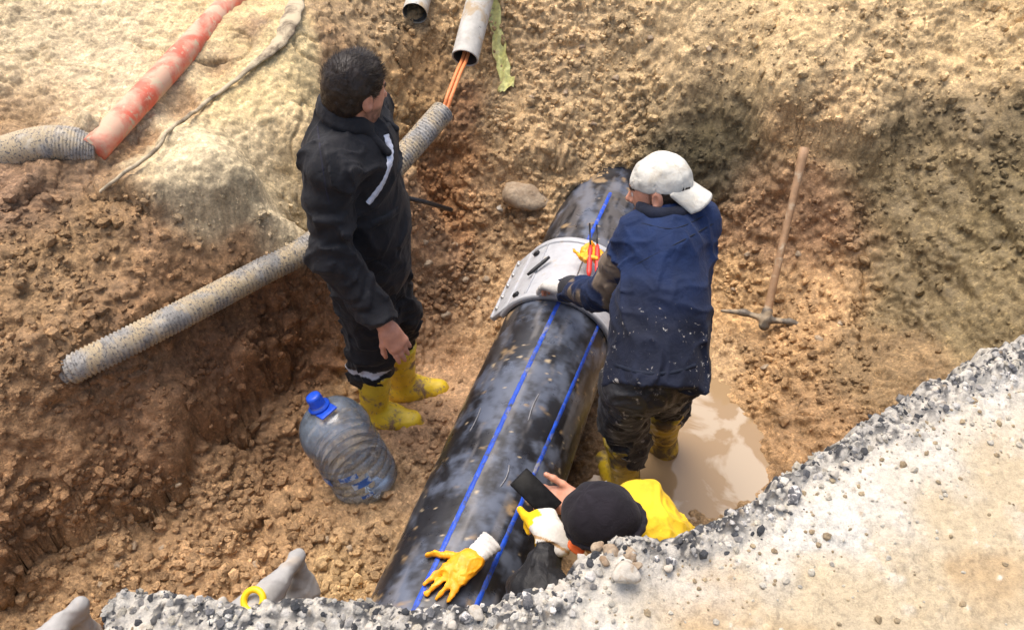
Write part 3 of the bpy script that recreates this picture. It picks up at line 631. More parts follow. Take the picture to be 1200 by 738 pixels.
# ------------------------------------------------------------------ signed-distance modelling for bodies, clothes, gloves
class SDF:
    def __init__(s): s.pr = []; s.post = None
    def _add(s, fn, lo, hi, k, op): s.pr.append((fn, np.asarray(lo, float), np.asarray(hi, float), k, op)); return s
    def rc(s, a, b, ra, rb, k=.03, op='+', cap=0, flat=None, wr=None):
        """tapered limb a->b; cap=1 cuts it square at b; flat=(direction, factor) squashes it; wr=(amplitude, wavelength, seed) adds folds"""
        a = np.asarray(a, float); b = np.asarray(b, float); ab = b - a; L2 = ab @ ab; L = math.sqrt(L2)
        if flat is not None: fd = np.asarray(flat[0], float); fd = fd / np.linalg.norm(fd); ff = flat[1]
        def fn(p):
            q = p - a; t = np.clip(q @ ab / L2, 0, 1); e = q - t[:, None] * ab
            if flat is not None: e = e + (e @ fd)[:, None] * fd * (1 / ff - 1)
            r = ra + (rb - ra) * t
            if wr is not None:
                n = vnoise(p * 9, wr[2]); r = r + wr[0] * np.sin(6.283 * (t * L / wr[1] + 1.1 * n)) * (.35 + .65 * np.abs(vnoise(p * 5 + 4, wr[2] + 1)))
            d = np.sqrt((e * e).sum(1)) - r
            if cap: d = np.maximum(d, (q @ ab / L - L))
            return d
        R = max(ra, rb) * 1.1; return s._add(fn, np.minimum(a, b) - R, np.maximum(a, b) + R, k, op)
    def el(s, c, r, M=None, k=.03, op='+'):
        c = np.asarray(c, float); r = np.asarray(r, float); M = np.eye(3) if M is None else M
        def fn(p):
            q = (p - c) @ M; k0 = np.sqrt(((q / r) ** 2).sum(1)); k1 = np.sqrt(((q / r ** 2) ** 2).sum(1)) + 1e-9
            return k0 * (k0 - 1) / k1
        R = r.max(); return s._add(fn, c - R, c + R, k, op)
    def plane(s, c, n, k=.004):
        """keep only what lies behind the plane (normal points to what is cut)"""
        c = np.asarray(c, float); n = np.asarray(n, float) / np.linalg.norm(n)
        return s._add(lambda p: (p - c) @ n, [-1e9] * 3, [1e9] * 3, k, '&')
    def __call__(s, p, post=True):
        lo, hi = p.min(0), p.max(0); d = np.full(len(p), .12)
        for fn, a, b, k, op in s.pr:
            if op != '&':
                gap = np.maximum(np.maximum(a - hi, lo - b), 0)
                if gap @ gap > .1 ** 2: continue
            e = fn(p)
            if op == '+': h = np.maximum(k - np.abs(d - e), 0) / k; d = np.minimum(d, e) - h * h * k * .25
            elif op == '-': e = -e; h = np.maximum(k - np.abs(d - e), 0) / k; d = np.maximum(d, e) + h * h * k * .25
            else: h = np.maximum(k - np.abs(d - e), 0) / k; d = np.maximum(d, e) + h * h * k * .25
        if post and s.post is not None:
            m = np.abs(d) < .06
            if m.any(): d[m] = d[m] + s.post(p[m])
        return d
    def bounds(s):
        q = [x for x in s.pr if x[4] == '+']; return np.min([x[1] for x in q], 0) - .02, np.max([x[2] for x in q], 0) + .02
    def mesh(s, h):
        lo, hi = s.bounds(); B = 8; nb = np.ceil((hi - lo) / (h * B)).astype(int); n = nb * B
        bi = np.stack(np.meshgrid(*[np.arange(k) for k in nb], indexing='ij'), 3).reshape(-1, 3)
        cen = lo + (bi + .5) * B * h
        dc = np.concatenate([s(c_[None], False) for c_ in cen]) if len(cen) < 0 else s(cen, False)
        D = np.full(n, .1, np.float32)
        act = np.abs(dc) < B * h * .87 + .02
        off = np.stack(np.meshgrid(*[np.arange(B)] * 3, indexing='ij'), 3).reshape(-1, 3)
        ins = np.where(~act & (dc < 0))[0]
        for i in ins: a = bi[i] * B; D[a[0]:a[0] + B, a[1]:a[1] + B, a[2]:a[2] + B] = -.1
        ai = np.where(act)[0]
        for st in range(0, len(ai), 6):
            g = ai[st:st + 6]; ii = (bi[g][:, None, :] * B + off[None]).reshape(-1, 3)
            D[ii[:, 0], ii[:, 1], ii[:, 2]] = s(lo + ii * h)
        S = D < 0
        c8 = [S[i:n[0] - 1 + i, j:n[1] - 1 + j, k:n[2] - 1 + k] for i in (0, 1) for j in (0, 1) for k in (0, 1)]
        an = c8[0].copy(); al_ = c8[0].copy()
        for c in c8[1:]: an |= c; al_ &= c
        cell = np.argwhere(an & ~al_); idm = -np.ones(np.array(n) - 1, np.int32); idm[tuple(cell.T)] = np.arange(len(cell))
        co = np.array([(i, j, k) for i in (0, 1) for j in (0, 1) for k in (0, 1)])
        val = np.stack([D[cell[:, 0] + o[0], cell[:, 1] + o[1], cell[:, 2] + o[2]] for o in co], 1)
        acc = np.zeros((len(cell), 3)); cnt = np.zeros(len(cell))
        for a in range(8):
            for b in range(a + 1, 8):
                if np.abs(co[a] - co[b]).sum() != 1: continue
                m = (val[:, a] < 0) != (val[:, b] < 0); t = val[:, a] / (val[:, a] - val[:, b] + 1e-12)
                acc[m] += co[a] + t[m, None] * (co[b] - co[a]); cnt[m] += 1
        P_ = lo + (cell + acc / cnt[:, None]) * h
        F = []
        for ax in range(3):
            o = [0, 0, 0]; o[ax] = 1
            a = S[:n[0] - o[0], :n[1] - o[1], :n[2] - o[2]]; b = S[o[0]:, o[1]:, o[2]:]
            e = np.argwhere(a != b); u_, w_ = (ax + 1) % 3, (ax + 2) % 3
            e = e[(e[:, u_] > 0) & (e[:, w_] > 0) & (e[:, u_] < n[u_] - 1) & (e[:, w_] < n[w_] - 1)]
            sg = a[tuple(e.T)]; q = []
            for du, dw in ((1, 1), (0, 1), (0, 0), (1, 0)):
                c = e.copy(); c[:, u_] -= du; c[:, w_] -= dw; q.append(idm[tuple(c.T)])
            q = np.stack(q, 1); q = q[(q >= 0).all(1)] if (q < 0).any() else q
            sg = sg[:len(q)]; q = np.where(sg[:, None], q, q[:, ::-1]); F.append(q)
        return P_, np.concatenate(F)
def sdf_obj(name, s, h, mat, parent, colfn=None):
    v, f = s.mesh(h); return obj(name, mesh_np(name, v, f, colfn(v) if colfn else None), mat, parent)
def sdf_hit(s, px, py, t0=1.2, t1=5, off=.0):
    d = ray(px, py); d = d / np.linalg.norm(d); t = np.arange(t0, t1, .004); q = CAM + t[:, None] * d
    val = np.concatenate([s(q[i:i + 20]) for i in range(0, len(q), 20)])
    i = int(np.argmax(val < off)); return q[i]
def folds(sc_=9, amp=.006, seed=0, an=(1, 1, 1)):
    def fn(p):
        q = p * sc_ * np.asarray(an); q = q + .55 * np.stack([vnoise(q * .8, seed), vnoise(q * .8 + 9, seed + 1), vnoise(q * .8 + 4, seed + 2)], 1)
        a = 1 - np.minimum(np.abs(vnoise(q, seed + 3)) * 2.4, 1.2) ** .75 * 1.6; b = 1 - np.minimum(np.abs(vnoise(q * 2.3 + 3, seed + 4)) * 2.4, 1.2) ** .75 * 1.5
        return -(amp * a + amp * .45 * b)
    return fn

def head_sdf(s, c, M, sc_=1.0):
    T = lambda *p: c + M @ (V(*p) * sc_); Rr = lambda *r: V(*r) * sc_
    s.el(T(-.012, 0, .022), Rr(.1, .078, .096), M, .02)
    s.el(T(.04, 0, -.03), Rr(.056, .062, .085), M, .03)
    s.rc(T(.02, .035, -.075), T(.062, .012, -.098), .03 * sc_, .022 * sc_, .03); s.rc(T(.02, -.035, -.075), T(.062, -.012, -.098), .03 * sc_, .022 * sc_, .03)
    s.rc(T(.082, .03, .022), T(.09, .008, .024), .012 * sc_, .012 * sc_, .015); s.rc(T(.082, -.03, .022), T(.09, -.008, .024), .012 * sc_, .012 * sc_, .015)
    s.el(T(.1, .031, .004), Rr(.02, .017, .012), M, .012, '-'); s.el(T(.1, -.031, .004), Rr(.02, .017, .012), M, .012, '-')
    s.el(T(.08, .03, .002), Rr(.0125, .0125, .0125), M, .003); s.el(T(.08, -.03, .002), Rr(.0125, .0125, .0125), M, .003)
    s.rc(T(.09, 0, .012), T(.116, 0, -.026), .008 * sc_, .012 * sc_, .012)
    s.rc(T(.1, .011, -.032), T(.1, -.011, -.032), .009 * sc_, .009 * sc_, .01)
    s.rc(T(.09, .018, -.061), T(.09, -.018, -.061), .007 * sc_, .007 * sc_, .008); s.rc(T(.088, .015, -.07), T(.088, -.015, -.07), .007 * sc_, .007 * sc_, .006)
    for sg in (1, -1):
        E_ = frame(M @ V(1, .25 * sg, .15), M @ V(-.15, 0, 1))
        s.el(T(-.012, .08 * sg, -.008), Rr(.02, .009, .033), E_, .008); s.el(T(-.006, .09 * sg, -.004), Rr(.011, .008, .02), E_, .005, '-')
    s.rc(T(-.02, 0, -.06), T(-.05, 0, -.17), .056 * sc_, .062 * sc_, .03)
def hand_sdf(s, w0, M, curl, spread=(.10, .03, -.04, -.12), sc_=1.0, thumb=(.62, .66, -.35), tcurl=.35, fat=1.0, k=.012):
    """wrist w0, M columns: finger direction, thumb side, back of the hand; curl: knuckle bend per finger"""
    T = lambda p: w0 + M @ (np.asarray(p, float) * sc_)
    ys = (.031, .0105, -.0105, -.030); ln = (.072, .080, .074, .058); r0 = (.0092, .0095, .0092, .0082)
    s.rc(T((-.03, 0, 0)), T((.02, 0, 0)), .027 * sc_ * fat, .029 * sc_ * fat, .02, flat=(M[:, 2], .72))
    for i in range(4): s.rc(T((.012, ys[i] * .62, 0)), T((.085 - abs(i - 1) * .004, ys[i], .002)), .0165 * sc_ * fat, .0125 * sc_ * fat, .022)
    s.rc(T((.02, .02, -.008)), T((.05, .03, -.01)), .018 * sc_ * fat, .014 * sc_ * fat, .02)
    for i in range(4):
        p = V(.085 - abs(i - 1) * .004, ys[i], .002); a = 0; L = ln[i]
        for j, fr in enumerate((.46, .31, .26)):
            a += curl[i] * (1, 1.15, .8)[j]
            q = p + L * fr * V(math.cos(a) * math.cos(spread[i]), math.sin(spread[i]), -math.sin(a))
            s.rc(T(p), T(q), r0[i] * sc_ * fat * (1 - .07 * j), r0[i] * sc_ * fat * (.93 - .08 * j), .006 if j else k); p = q
    p = V(.022, .030, -.010); d = V(*thumb) / np.linalg.norm(thumb)
    for j, L in enumerate((.042, .034, .026)):
        q = p + d * L; s.rc(T(p), T(q), (.0135, .0108, .0098)[j] * sc_ * fat, (.011, .0098, .0085)[j] * sc_ * fat, .008); p = q
        d = d + tcurl * V(.6, -.5, -.25); d /= np.linalg.norm(d)
def ring(s, c, fwd, up, rx, ry, r, z0=0, tilt=0, n=12, a0=0, a1=2 * math.pi, k=.02):
    M = frame(fwd, up); prev = None
    for t in np.linspace(a0, a1, n):
        q = c + M @ V(rx * math.cos(t), ry * math.sin(t), z0 - tilt * math.cos(t))
        if prev is not None: s.rc(prev, q, r, r, k)
        prev = q
def boot(name, ankle, calf, toe_dir, mat, parent, ground_z, top=.32, seed=0, colfn=None, length=.205):
    """rubber boot: shaft along the leg, foot towards toe_dir, welted sole"""
    a = np.asarray(ankle, float); d = np.asarray(toe_dir, float); d = d / np.linalg.norm(d); up = V(0, 0, 1)
    leg = np.asarray(calf, float) - a; leg /= np.linalg.norm(leg); s = SDF()
    s.rc(a + leg * .0, a + leg * top, .056, .076, .03, cap=1, wr=(.0022, .055, seed))
    g = V(a[0], a[1], ground_z)
    s.rc(g + up * .055 - d * .03, g + up * .058 + d * .06, .052, .052, .04)
    s.rc(g + up * .06 + d * .03, g + up * .045 + d * (length - .045), .056, .047, .05, flat=(up, .95))
    s.rc(g + up * .008 - d * .035, g + up * .008 + d * .03, .048, .04, .01); s.rc(g + up * .008 + d * .03, g + up * .008 + d * (length - .04), .044, .052, .01)
    s.plane(g - up * .004, -up)
    tpos = a + leg * (top - .012)
    ring(s, tpos, V(1, 0, 0) - leg * leg[0], leg, .074, .074, .006, n=14, k=.006)
    s.rc(a + leg * (top - .1), a + leg * (top + .05), .058, .07, .01, '-') if False else None
    s.post = folds(11, .002, 300 + seed)
    return sdf_obj(name, s, .0055, mat, parent, colfn)

def fabric(name, col, rough=.85, mud=None, speck=None, attrc=False, sheen=.04, weave=420):
    m, nt, b = mat_new(name)
    v = ramp(nt, noise_n(nt, 12, 6, .6), [(.3, g3(.72)), (.7, g3(1.3))])
    c = mix(nt, 1, attr(nt) if attrc else col, v, 'MULTIPLY')
    if mud:
        al = None
        if attrc: av = nt.nodes.new('ShaderNodeVertexColor'); av.layer_name = 'Col'; al = av.outputs['Alpha']
        for mc, ms, lo, hi in mud:
            nz = noise_n(nt, ms, 9, .66, .5)
            if al is not None: mm = nt.nodes.new('ShaderNodeMath'); mm.operation = 'MULTIPLY'; nt.links.new(nz, mm.inputs[0]); nt.links.new(al, mm.inputs[1]); nz = mm.outputs[0]
            c = mix(nt, ramp(nt, nz, [(lo, g3(0)), (hi, g3(1))]), c, mc)
    nt.links.new(c, b.inputs['Base Color']); b.inputs['Roughness'].default_value = rough; b.inputs['Sheen Weight'].default_value = sheen
    b.inputs['Specular IOR Level'].default_value = .25
    pv = bump(nt, noise_n(nt, weave, 2, .5), .25, .0012); pv = bump(nt, noise_n(nt, 24, 6, .62, .8), .5, .012, pv); nt.links.new(pv, b.inputs['Normal'])
    return m
def skin_mat():
    m, nt, b = mat_new('skin'); c = attr(nt)
    c = mix(nt, 1, c, ramp(nt, noise_n(nt, 45, 5), [(.3, (.86, .80, .78)), (.7, (1.1, 1.1, 1.1))]), 'MULTIPLY')
    nt.links.new(c, b.inputs['Base Color']); b.inputs['Roughness'].default_value = .5; b.inputs['Subsurface Weight'].default_value = .12; b.inputs['Subsurface Radius'].default_value = (.01, .004, .002); b.inputs['Subsurface Scale'].default_value = .5
    nt.links.new(bump(nt, noise_n(nt, 300, 4), .25, .001), b.inputs['Normal']); return m
M_SKIN = skin_mat()
M_HAIR = generic('dark_hair', (.022, .014, .009), .45, .5, 80, ((140, .5, .003),))
M_BOOT = generic('yellow_rubber', (.70, .50, .03), .4, .15, 20, ((60, .2, .003), (14, .3, .01)), .5, dirt=[((.24, .16, .09), 13, .54, .62), ((.30, .21, .12), 60, .60, .66)])
M_BOOTM = generic('muddy_yellow_rubber', (.52, .36, .02), .4, .25, 20, ((60, .25, .003),), .5, dirt=[((.13, .095, .05), 11, .49, .60), ((.30, .22, .13), 30, .62, .70)])
SKINC = lin((196, 142, 116)).astype(np.float32)
def skin_cols(c, M, beard=.0, hairline=None, hands=()):
    def fn(v):
        q = (v - c) @ M; out = np.tile(SKINC, (len(v), 1)); nh = (np.abs(q) < .2).all(1)
        bd = sstep(-.028, -.05, q[:, 2] - .25 * np.maximum(0, -q[:, 0] + .03)) * sstep(-.03, .0, q[:, 0]) * sstep(-.135, -.11, q[:, 2]) * nh
        side = sstep(.012, .0, np.abs(q[:, 0] - .012)) * sstep(-.06, -.03, q[:, 2]) * sstep(.06, .03, q[:, 2]) * nh
        bm_ = np.maximum(bd, side) * beard * (.75 + .25 * vnoise(v * 160, 5)); out = out + (lin((48, 34, 26)) - out) * np.clip(bm_, 0, 1)[:, None]
        for sg in (1, -1):
            e = q - V(.08, .03 * sg, .002); eye = (np.linalg.norm(e, axis=1) < .0138) & (e[:, 0] > .004); out[eye] = lin((205, 198, 190))
            out[eye & (np.hypot(e[:, 1], e[:, 2]) < .0058)] = lin((40, 28, 20))
            br = (np.abs(q[:, 2] - .027) < .006) & (np.abs(q[:, 1] - .031 * sg) < .02) & (q[:, 0] > .06); out[br] = lin((44, 32, 25))
        lip = (np.abs(q[:, 2] + .066) < .009) & (np.abs(q[:, 1]) < .024) & (q[:, 0] > .07); out[lip] = lin((160, 92, 82))
        return out
    return fn

def ribbon(name, s, pxs, width, mat, parent, n=40, off=.003, wob=0):
    c = spline([list(p) + [0] for p in pxs], n)[:, :2]; pts_ = np.array([sdf_hit(s, *p) for p in c])
    for _ in range(3): pts_[1:-1] = (pts_[:-2] + pts_[2:] + 2 * pts_[1:-1]) / 4
    e = .004; nn = []
    for p in pts_:
        q = np.array([p + V(e, 0, 0), p - V(e, 0, 0), p + V(0, e, 0), p - V(0, e, 0), p + V(0, 0, e), p - V(0, 0, e)]); d = s(q); g_ = V(d[0] - d[1], d[2] - d[3], d[4] - d[5]); nn.append(g_ / (np.linalg.norm(g_) + 1e-9))
    nn = np.array(nn)
    for _ in range(4): nn[1:-1] = nn[:-2] + nn[2:] + nn[1:-1]; nn /= np.linalg.norm(nn, axis=1)[:, None]
    T_ = np.gradient(pts_, axis=0); T_ /= np.linalg.norm(T_, axis=1)[:, None]; b = np.cross(T_, nn); vv = []
    for i in range(n):
        w_ = width * (1 + wob * math.sin(i * 1.9))
        for k, z in ((-.5, -.003), (-.45, off), (0, off + .002), (.45, off), (.5, -.003)): vv.append(pts_[i] + b[i] * w_ * k + nn[i] * z)
    I = np.arange(n * 5).reshape(n, 5); ff = np.stack([I[:-1, :-1], I[:-1, 1:], I[1:, 1:], I[1:, :-1]], 2).reshape(-1, 4)
    return obj(name, mesh_np(name, np.array(vv), ff), mat, parent)

# ------------------------------------------------------------------ person in black, standing
Ra, La = P(438, 476, .10), P(470, 434, .10)
gzA = min(gz(Ra[0], Ra[1]), .05); gzB = min(gz(La[0], La[1]), .05)
fw = V(.98, -.17, 0); lf = V(.17, .98, 0)
pel = V(-.55, 2.635, .90); neck = V(-.525, 2.60, 1.475); hc = P(417, 107, 1.575)
shR, shL = neck - lf * .185 + V(-.015, 0, -.065), neck + lf * .185 + V(0, 0, -.065)
elR = P(388, 300, 1.10); wrR = P(449, 378, .84)
elL = shL + V(-.03, .03, -.28); wrL = elL + V(.03, -.02, -.24)
hipR, hipL = pel - lf * .09, pel + lf * .09
knR, knL = (hipR + Ra) / 2 + fw * .03, (hipL + La) / 2 + fw * .03
HM = frame((.70, .68, -.22), (.18, .14, 1))
p1 = thing('person', 'standing person in black workwear and yellow boots watching the pipe', 'person', (pel[0], pel[1], 0))
s = SDF(); head_sdf(s, hc, HM, 1.0)
s.rc(neck + V(0, 0, -.07), pel, .05, .08, .05); s.rc(neck + V(0, 0, -.04), shR, .05, .045, .05); s.rc(neck + V(0, 0, -.04), shL, .05, .045, .05)
HX = V(.42, -.10, -.86); hm = frame(HX, V(.45, -.80, .33)); hm = np.stack([hm[:, 0], -hm[:, 1], hm[:, 2]], 1)
for a, b, c in ((shR, elR, wrR), (shL, elL, wrL)): s.rc(a, b, .04, .035, .03); s.rc(b, c, .035, .027, .02)
hand_sdf(s, wrR + HX * .03, hm, (.14, .17, .2, .24), sc_=.98, tcurl=.3, spread=(.04, .01, -.02, -.06), thumb=(.85, .45, -.3))
hm2 = frame(V(.2, -.1, -.95), V(.1, .9, .1)); hand_sdf(s, wrL + V(.0, 0, -.03), hm2, (.4, .4, .4, .4))
for a, b, c in ((hipR, knR, Ra), (hipL, knL, La)): s.rc(a + V(0, 0, -.03), b, .05, .045, .04); s.rc(b, c, .045, .035, .03)
sdf_obj('body', s, .0042, M_SKIN, p1, skin_cols(hc, HM, .9))
# hair: cap of short tufts
s = SDF(); T = lambda *a: hc + HM @ V(*a)
s.el(T(-.014, 0, .030), (.105, .086, .102), HM, .02); s.el(T(-.052, 0, -.02), (.056, .069, .066), HM, .03)
s.plane(T(.062, 0, .03), HM @ V(1, 0, -.35), .02); s.plane(T(.0, 0, -.035), HM @ V(.55, 0, -1), .02)
s.el(T(.012, -.10, -.015), (.034, .03, .045), HM, .01, '-'); s.el(T(.012, .10, -.015), (.034, .03, .045), HM, .01, '-')
s.post = lambda p: -.0016 * vnoise(p * V(110, 110, 110), 71) - .003 * vnoise(p * 40, 72)
hv, hf = s.mesh(.004); hq = (hv - hc) @ HM
sel = rng.choice(len(hv), 9000); st_v, st_f = [], []
grow = HM @ V(.55, 0, .35)
for k, i in enumerate(sel):
    n_ = hv[i] - T(-.016, 0, .02); n_ /= np.linalg.norm(n_); d = n_ * .18 + grow * .6 + HM @ V(0, .35 * math.sin(hq[i, 0] * 60 + hq[i, 1] * 25), 0) + rng.normal(0, .15, 3); d /= np.linalg.norm(d); d -= n_ * min(0, d @ n_)
    t_ = np.cross(d, n_); t_ /= np.linalg.norm(t_) + 1e-9; L = rng.uniform(.010, .02) * (1.2 if hq[i, 2] > .05 else .5)
    st_v += [hv[i] - t_ * .0009, hv[i] + t_ * .0009, hv[i] + d * L]; st_f.append([len(hv) + 3 * k, len(hv) + 3 * k + 1, len(hv) + 3 * k + 2])
obj('hair', mesh_np('hair', np.vstack([hv, st_v]), [hf, np.array(st_f)]), M_HAIR, p1)
M_BLK = fabric('black_workwear', (.013, .013, .015), .7, mud=[((.14, .13, .12), 55, .735, .76)], sheen=.03)
jk = SDF()
jk.rc(pel + V(0, 0, -.06), pel + V(0, 0, .18), .178, .172, .05, flat=(fw, .92)); jk.rc(pel + V(0, 0, .18), neck + V(-.02, 0, -.15), .172, .178, .08, flat=(fw, .92))
jk.rc(shR + V(0, 0, -.01), shL + V(0, 0, -.01), .068, .068, .09); jk.rc(neck + V(-.01, 0, -.08), neck + V(-.02, 0, .015), .115, .085, .06)
jk.rc(shR + V(-.02, 0, -.01), elR, .088, .076, .05, wr=(.007, .085, 11)); jk.rc(elR, wrR, .078, .060, .04, cap=1, wr=(.006, .07, 13))
jk.rc(shL + V(0, 0, -.01), elL, .076, .062, .05, wr=(.005, .085, 15)); jk.rc(elL, wrL, .064, .05, .04, cap=1, wr=(.005, .07, 17))
jc = SDF(); ring(jc, neck + V(-.012, .0, .0), fw + V(0, .25, 0), V(.08, 0, 1), .080, .088, .017, .020, .03, 15, a0=.5, a1=2 * math.pi - .5, k=.02); ring(jc, neck + V(-.012, .0, .0), fw + V(0, .25, 0), V(.08, 0, 1), .072, .079, .013, .046, .03, 15, a0=.55, a1=2 * math.pi - .55, k=.02)
cf = frame(fw + V(0, .1, 0), V(0, 0, 1))
for sg in (-1, 1): jc.rc(neck + cf @ V(.045, .055 * sg, .0), neck + cf @ V(.125, .075 * sg, -.075), .018, .013, .02)
jk.post = folds(8, .010, 401, (1, 1, .75))
jo = sdf_obj('jacket', jk, .0062, M_BLK, p1); M_SEAMB = fabric('seam_black', (.02, .02, .032), .8); ribbon('seam', jk, [(372, 148), (376, 180), (381, 215), (386, 240)], .007, M_SEAMB, jo, off=.001); ribbon('pocket_flap', jk, [(436, 262), (452, 256), (466, 246)], .03, M_BLK, jo, off=.004); sdf_obj('collar', jc, .005, M_BLK, p1)
M_REFL = generic('reflective_tape', (.62, .64, .70), .4, .2, 50, ((90, .4, .002),))
ribbon('reflective_strip', jk, [(452, 158), (457, 176), (455, 198), (446, 218), (431, 238)], .024, M_REFL, p1, wob=.12)
tr = SDF()
tr.rc(pel + V(0, 0, .02), pel + V(0, 0, -.08), .155, .15, .05, flat=(fw, .86))
for a, b, c, sd in ((hipR, knR, Ra, 21), (hipL, knL, La, 23)):
    tr.rc(a, b, .118, .098, .06, wr=(.006, .11, sd)); tr.rc(b, c + V(0, 0, .22), .098, .086, .04, wr=(.009, .06, sd + 1)); tr.rc(c + V(0, 0, .24), c + V(0, 0, .1), .07, .05, .03)
tr.post = folds(9, .012, 411)
def trc(v):
    out = np.tile(V(.008, .008, .0095), (len(v), 1)); m_ = (np.linalg.norm(v[:, :2] - Ra[:2], axis=1) < .12) & (np.abs(v[:, 2] - (gzA + .392) - .012 * np.sin(v[:, 0] * 60)) < .017); out[m_] = (.55, .56, .60); return out
sdf_obj('trousers', tr, .0062, fabric('black_trousers', (1, 1, 1), .7, attrc=True, mud=[((.14, .13, .12), 55, .72, .75)]), p1, trc)
boot('boot', V(Ra[0], Ra[1], gzA + .1), knR, V(1, -.12, 0), M_BOOT, p1, gzA - .008, .26, 1)
boot('boot', V(La[0], La[1], gzB + .1), knL, V(1, .12, 0), M_BOOT, p1, gzB - .008, .26, 2)

# ------------------------------------------------------------------ person in navy jacket, bending over the clamp
La, Ra = P(733, 562, -.02), P(777, 516, -.02)
fw = V(-.42, .9, 0); fw /= np.linalg.norm(fw); lf = V(-fw[1], fw[0], 0)
pel = P(770, 436, .80); neck = P(783, 254, 1.16); hc = P(773, 222, 1.235)
shL, shR = neck + lf * .118 + V(0, .0, -.06), neck - lf * .118 + V(0, -.02, -.05)
elL = P(706, 345, .79); wrL = P(666, 338, .60)
elR = P(812, 368, .86); wrR = V(.50, 2.48, .66)
hipL, hipR = pel + lf * .09, pel - lf * .09
knL, knR = (hipL + La) / 2 + V(-.02, .09, .01), (hipR + Ra) / 2 + V(-.01, .07, .01)
ax = neck - pel; ax /= np.linalg.norm(ax); bk = np.cross(ax, lf)
HM = frame((-.90, .34, -.30), (-.25, .22, .92))
p2 = thing('person', 'person in muddy navy jacket and backward white cap bending over the clamp', 'person', (La[0], La[1], PUD_Z))
s = SDF(); head_sdf(s, hc, HM)
s.rc(neck - ax * .07, pel, .05, .08, .05); s.rc(neck - ax * .04, shR, .05, .045, .05); s.rc(neck - ax * .04, shL, .05, .045, .05)
for a, b, c in ((shR, elR, wrR), (shL, elL, wrL)): s.rc(a, b, .042, .036, .03); s.rc(b, c, .036, .027, .02)
hml = frame(P(640, 331, .55) - wrL, V(.25, -.2, .95)); hmr = frame(V(-.5, .8, -.3), V(0, .3, 1))
hand_sdf(s, wrL + hml[:, 0] * .02, np.stack([hml[:, 0], -hml[:, 1], hml[:, 2]], 1), (.5, .5, .5, .5), fat=.9); hand_sdf(s, wrR, hmr, (.5, .5, .5, .5))
for a, b, c in ((hipR, knR, Ra), (hipL, knL, La)): s.rc(a + V(0, 0, -.03), b, .05, .045, .04); s.rc(b, c, .045, .035, .03)
sdf_obj('body', s, .0042, M_SKIN, p2, skin_cols(hc, HM, 1.0))
T = lambda *a: hc + HM @ V(*a)
s = SDF(); s.el(T(-.016, 0, .01), (.102, .081, .085), HM, .02); s.plane(T(.03, 0, 0), HM @ V(1, 0, .1), .01); s.plane(T(0, 0, -.05), HM @ V(.35, 0, -1), .01); s.plane(T(0, 0, .06), HM @ V(0, 0, 1), .01)
s.el(T(.004, -.10, -.015), (.038, .035, .045), HM, .01, '-'); s.el(T(.004, .10, -.015), (.038, .035, .045), HM, .01, '-')
s.post = lambda p: -.003 * vnoise(p * 130, 73); sdf_obj('hair', s, .004, M_HAIR, p2)
M_CAP = fabric('white_cotton', (.56, .54, .47), .85, mud=[((.46, .40, .30), 9, .54, .70)])
s = SDF(); s.el(T(-.012, 0, .036), (.107, .088, .094), HM, .02); s.plane(T(0, 0, .014), HM @ V(.14, 0, -1), .006)
s.post = lambda p: .0035 * (np.abs(np.cos(np.arctan2(((p - hc) @ HM)[:, 1], ((p - hc) @ HM)[:, 0] + .012) * 3)) < .07) - .005 * vnoise(p * 16, 77) - .003 * vnoise(p * 38, 78); cap = sdf_obj('cap', s, .0042, M_CAP, p2)
s = SDF()
for k in range(19):
    y = (k - 9) / 9; x0 = -.075 - .025 * (1 - y * y); x1 = -.10 - .062 * math.sqrt(max(0, 1 - (y * .96) ** 2))
    s.rc(T(x0 + .012, y * .072, .014 - .006 * y * y), T(x1, y * .066, -.040 - .022 * y * y), .006, .005, .02)
br = sdf_obj('brim', s, .0042, M_CAP, cap); s = SDF(); s.el(T(-.012, 0, .131), (.008, .008, .004), HM); sdf_obj('button', s, .002, M_CAP, cap)
M_NAVY = fabric('navy_fleece', (1, 1, 1), .8, attrc=True, mud=[((.36, .345, .32), 34, .635, .655), ((.34, .31, .27), 66, .645, .67)])
jk = SDF()
jk.rc(pel + ax * -.1, pel + ax * .2, .184, .150, .06, cap=0, flat=(bk, .98)); jk.rc(pel + ax * .2, neck - ax * .15, .150, .146, .08, flat=(bk, .85))
jk.rc(shR, shL, .070, .070, .09); jk.rc(neck - ax * .09, neck, .1, .07, .06)
jk.rc(shL, elL, .070, .064, .05, wr=(.007, .09, 31)); jk.rc(elL, wrL, .066, .05, .04, cap=1, wr=(.007, .07, 33))
jk.rc(shR, elR, .075, .064, .05, wr=(.006, .09, 35)); jk.rc(elR, wrR, .064, .05, .04, cap=1, wr=(.006, .07, 37))
jk.plane(pel - ax * .06, -ax, .012)
jk.post = folds(7, .010, 421)
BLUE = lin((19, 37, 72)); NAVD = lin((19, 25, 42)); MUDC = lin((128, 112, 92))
mudspot = P(712, 300, 1.0); mudspot = elL * .55 + shL * .45; mud2 = elL * .6 + wrL * .4
def jkc(v):
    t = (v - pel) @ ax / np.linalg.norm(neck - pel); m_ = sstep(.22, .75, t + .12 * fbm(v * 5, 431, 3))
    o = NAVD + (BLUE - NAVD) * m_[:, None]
    d_ = np.minimum(np.linalg.norm(v - mudspot, axis=1) / .13, np.linalg.norm(v - mud2, axis=1) / .11)
    mm = sstep(.05, .3, fbm(v * 17, 433, 5) * .9 + .75 - d_ * .85); o = o + (MUDC - o) * np.clip(mm * .85, 0, 1)[:, None]; return np.hstack([o, (.78 + .215 * sstep(.75, .2, t) + .06 * fbm(v * 6, 439, 2))[:, None]])
jo = sdf_obj('jacket', jk, .0062, M_NAVY, p2, jkc); M_SEAM = fabric('seam_navy', (.006, .010, .022), .8)
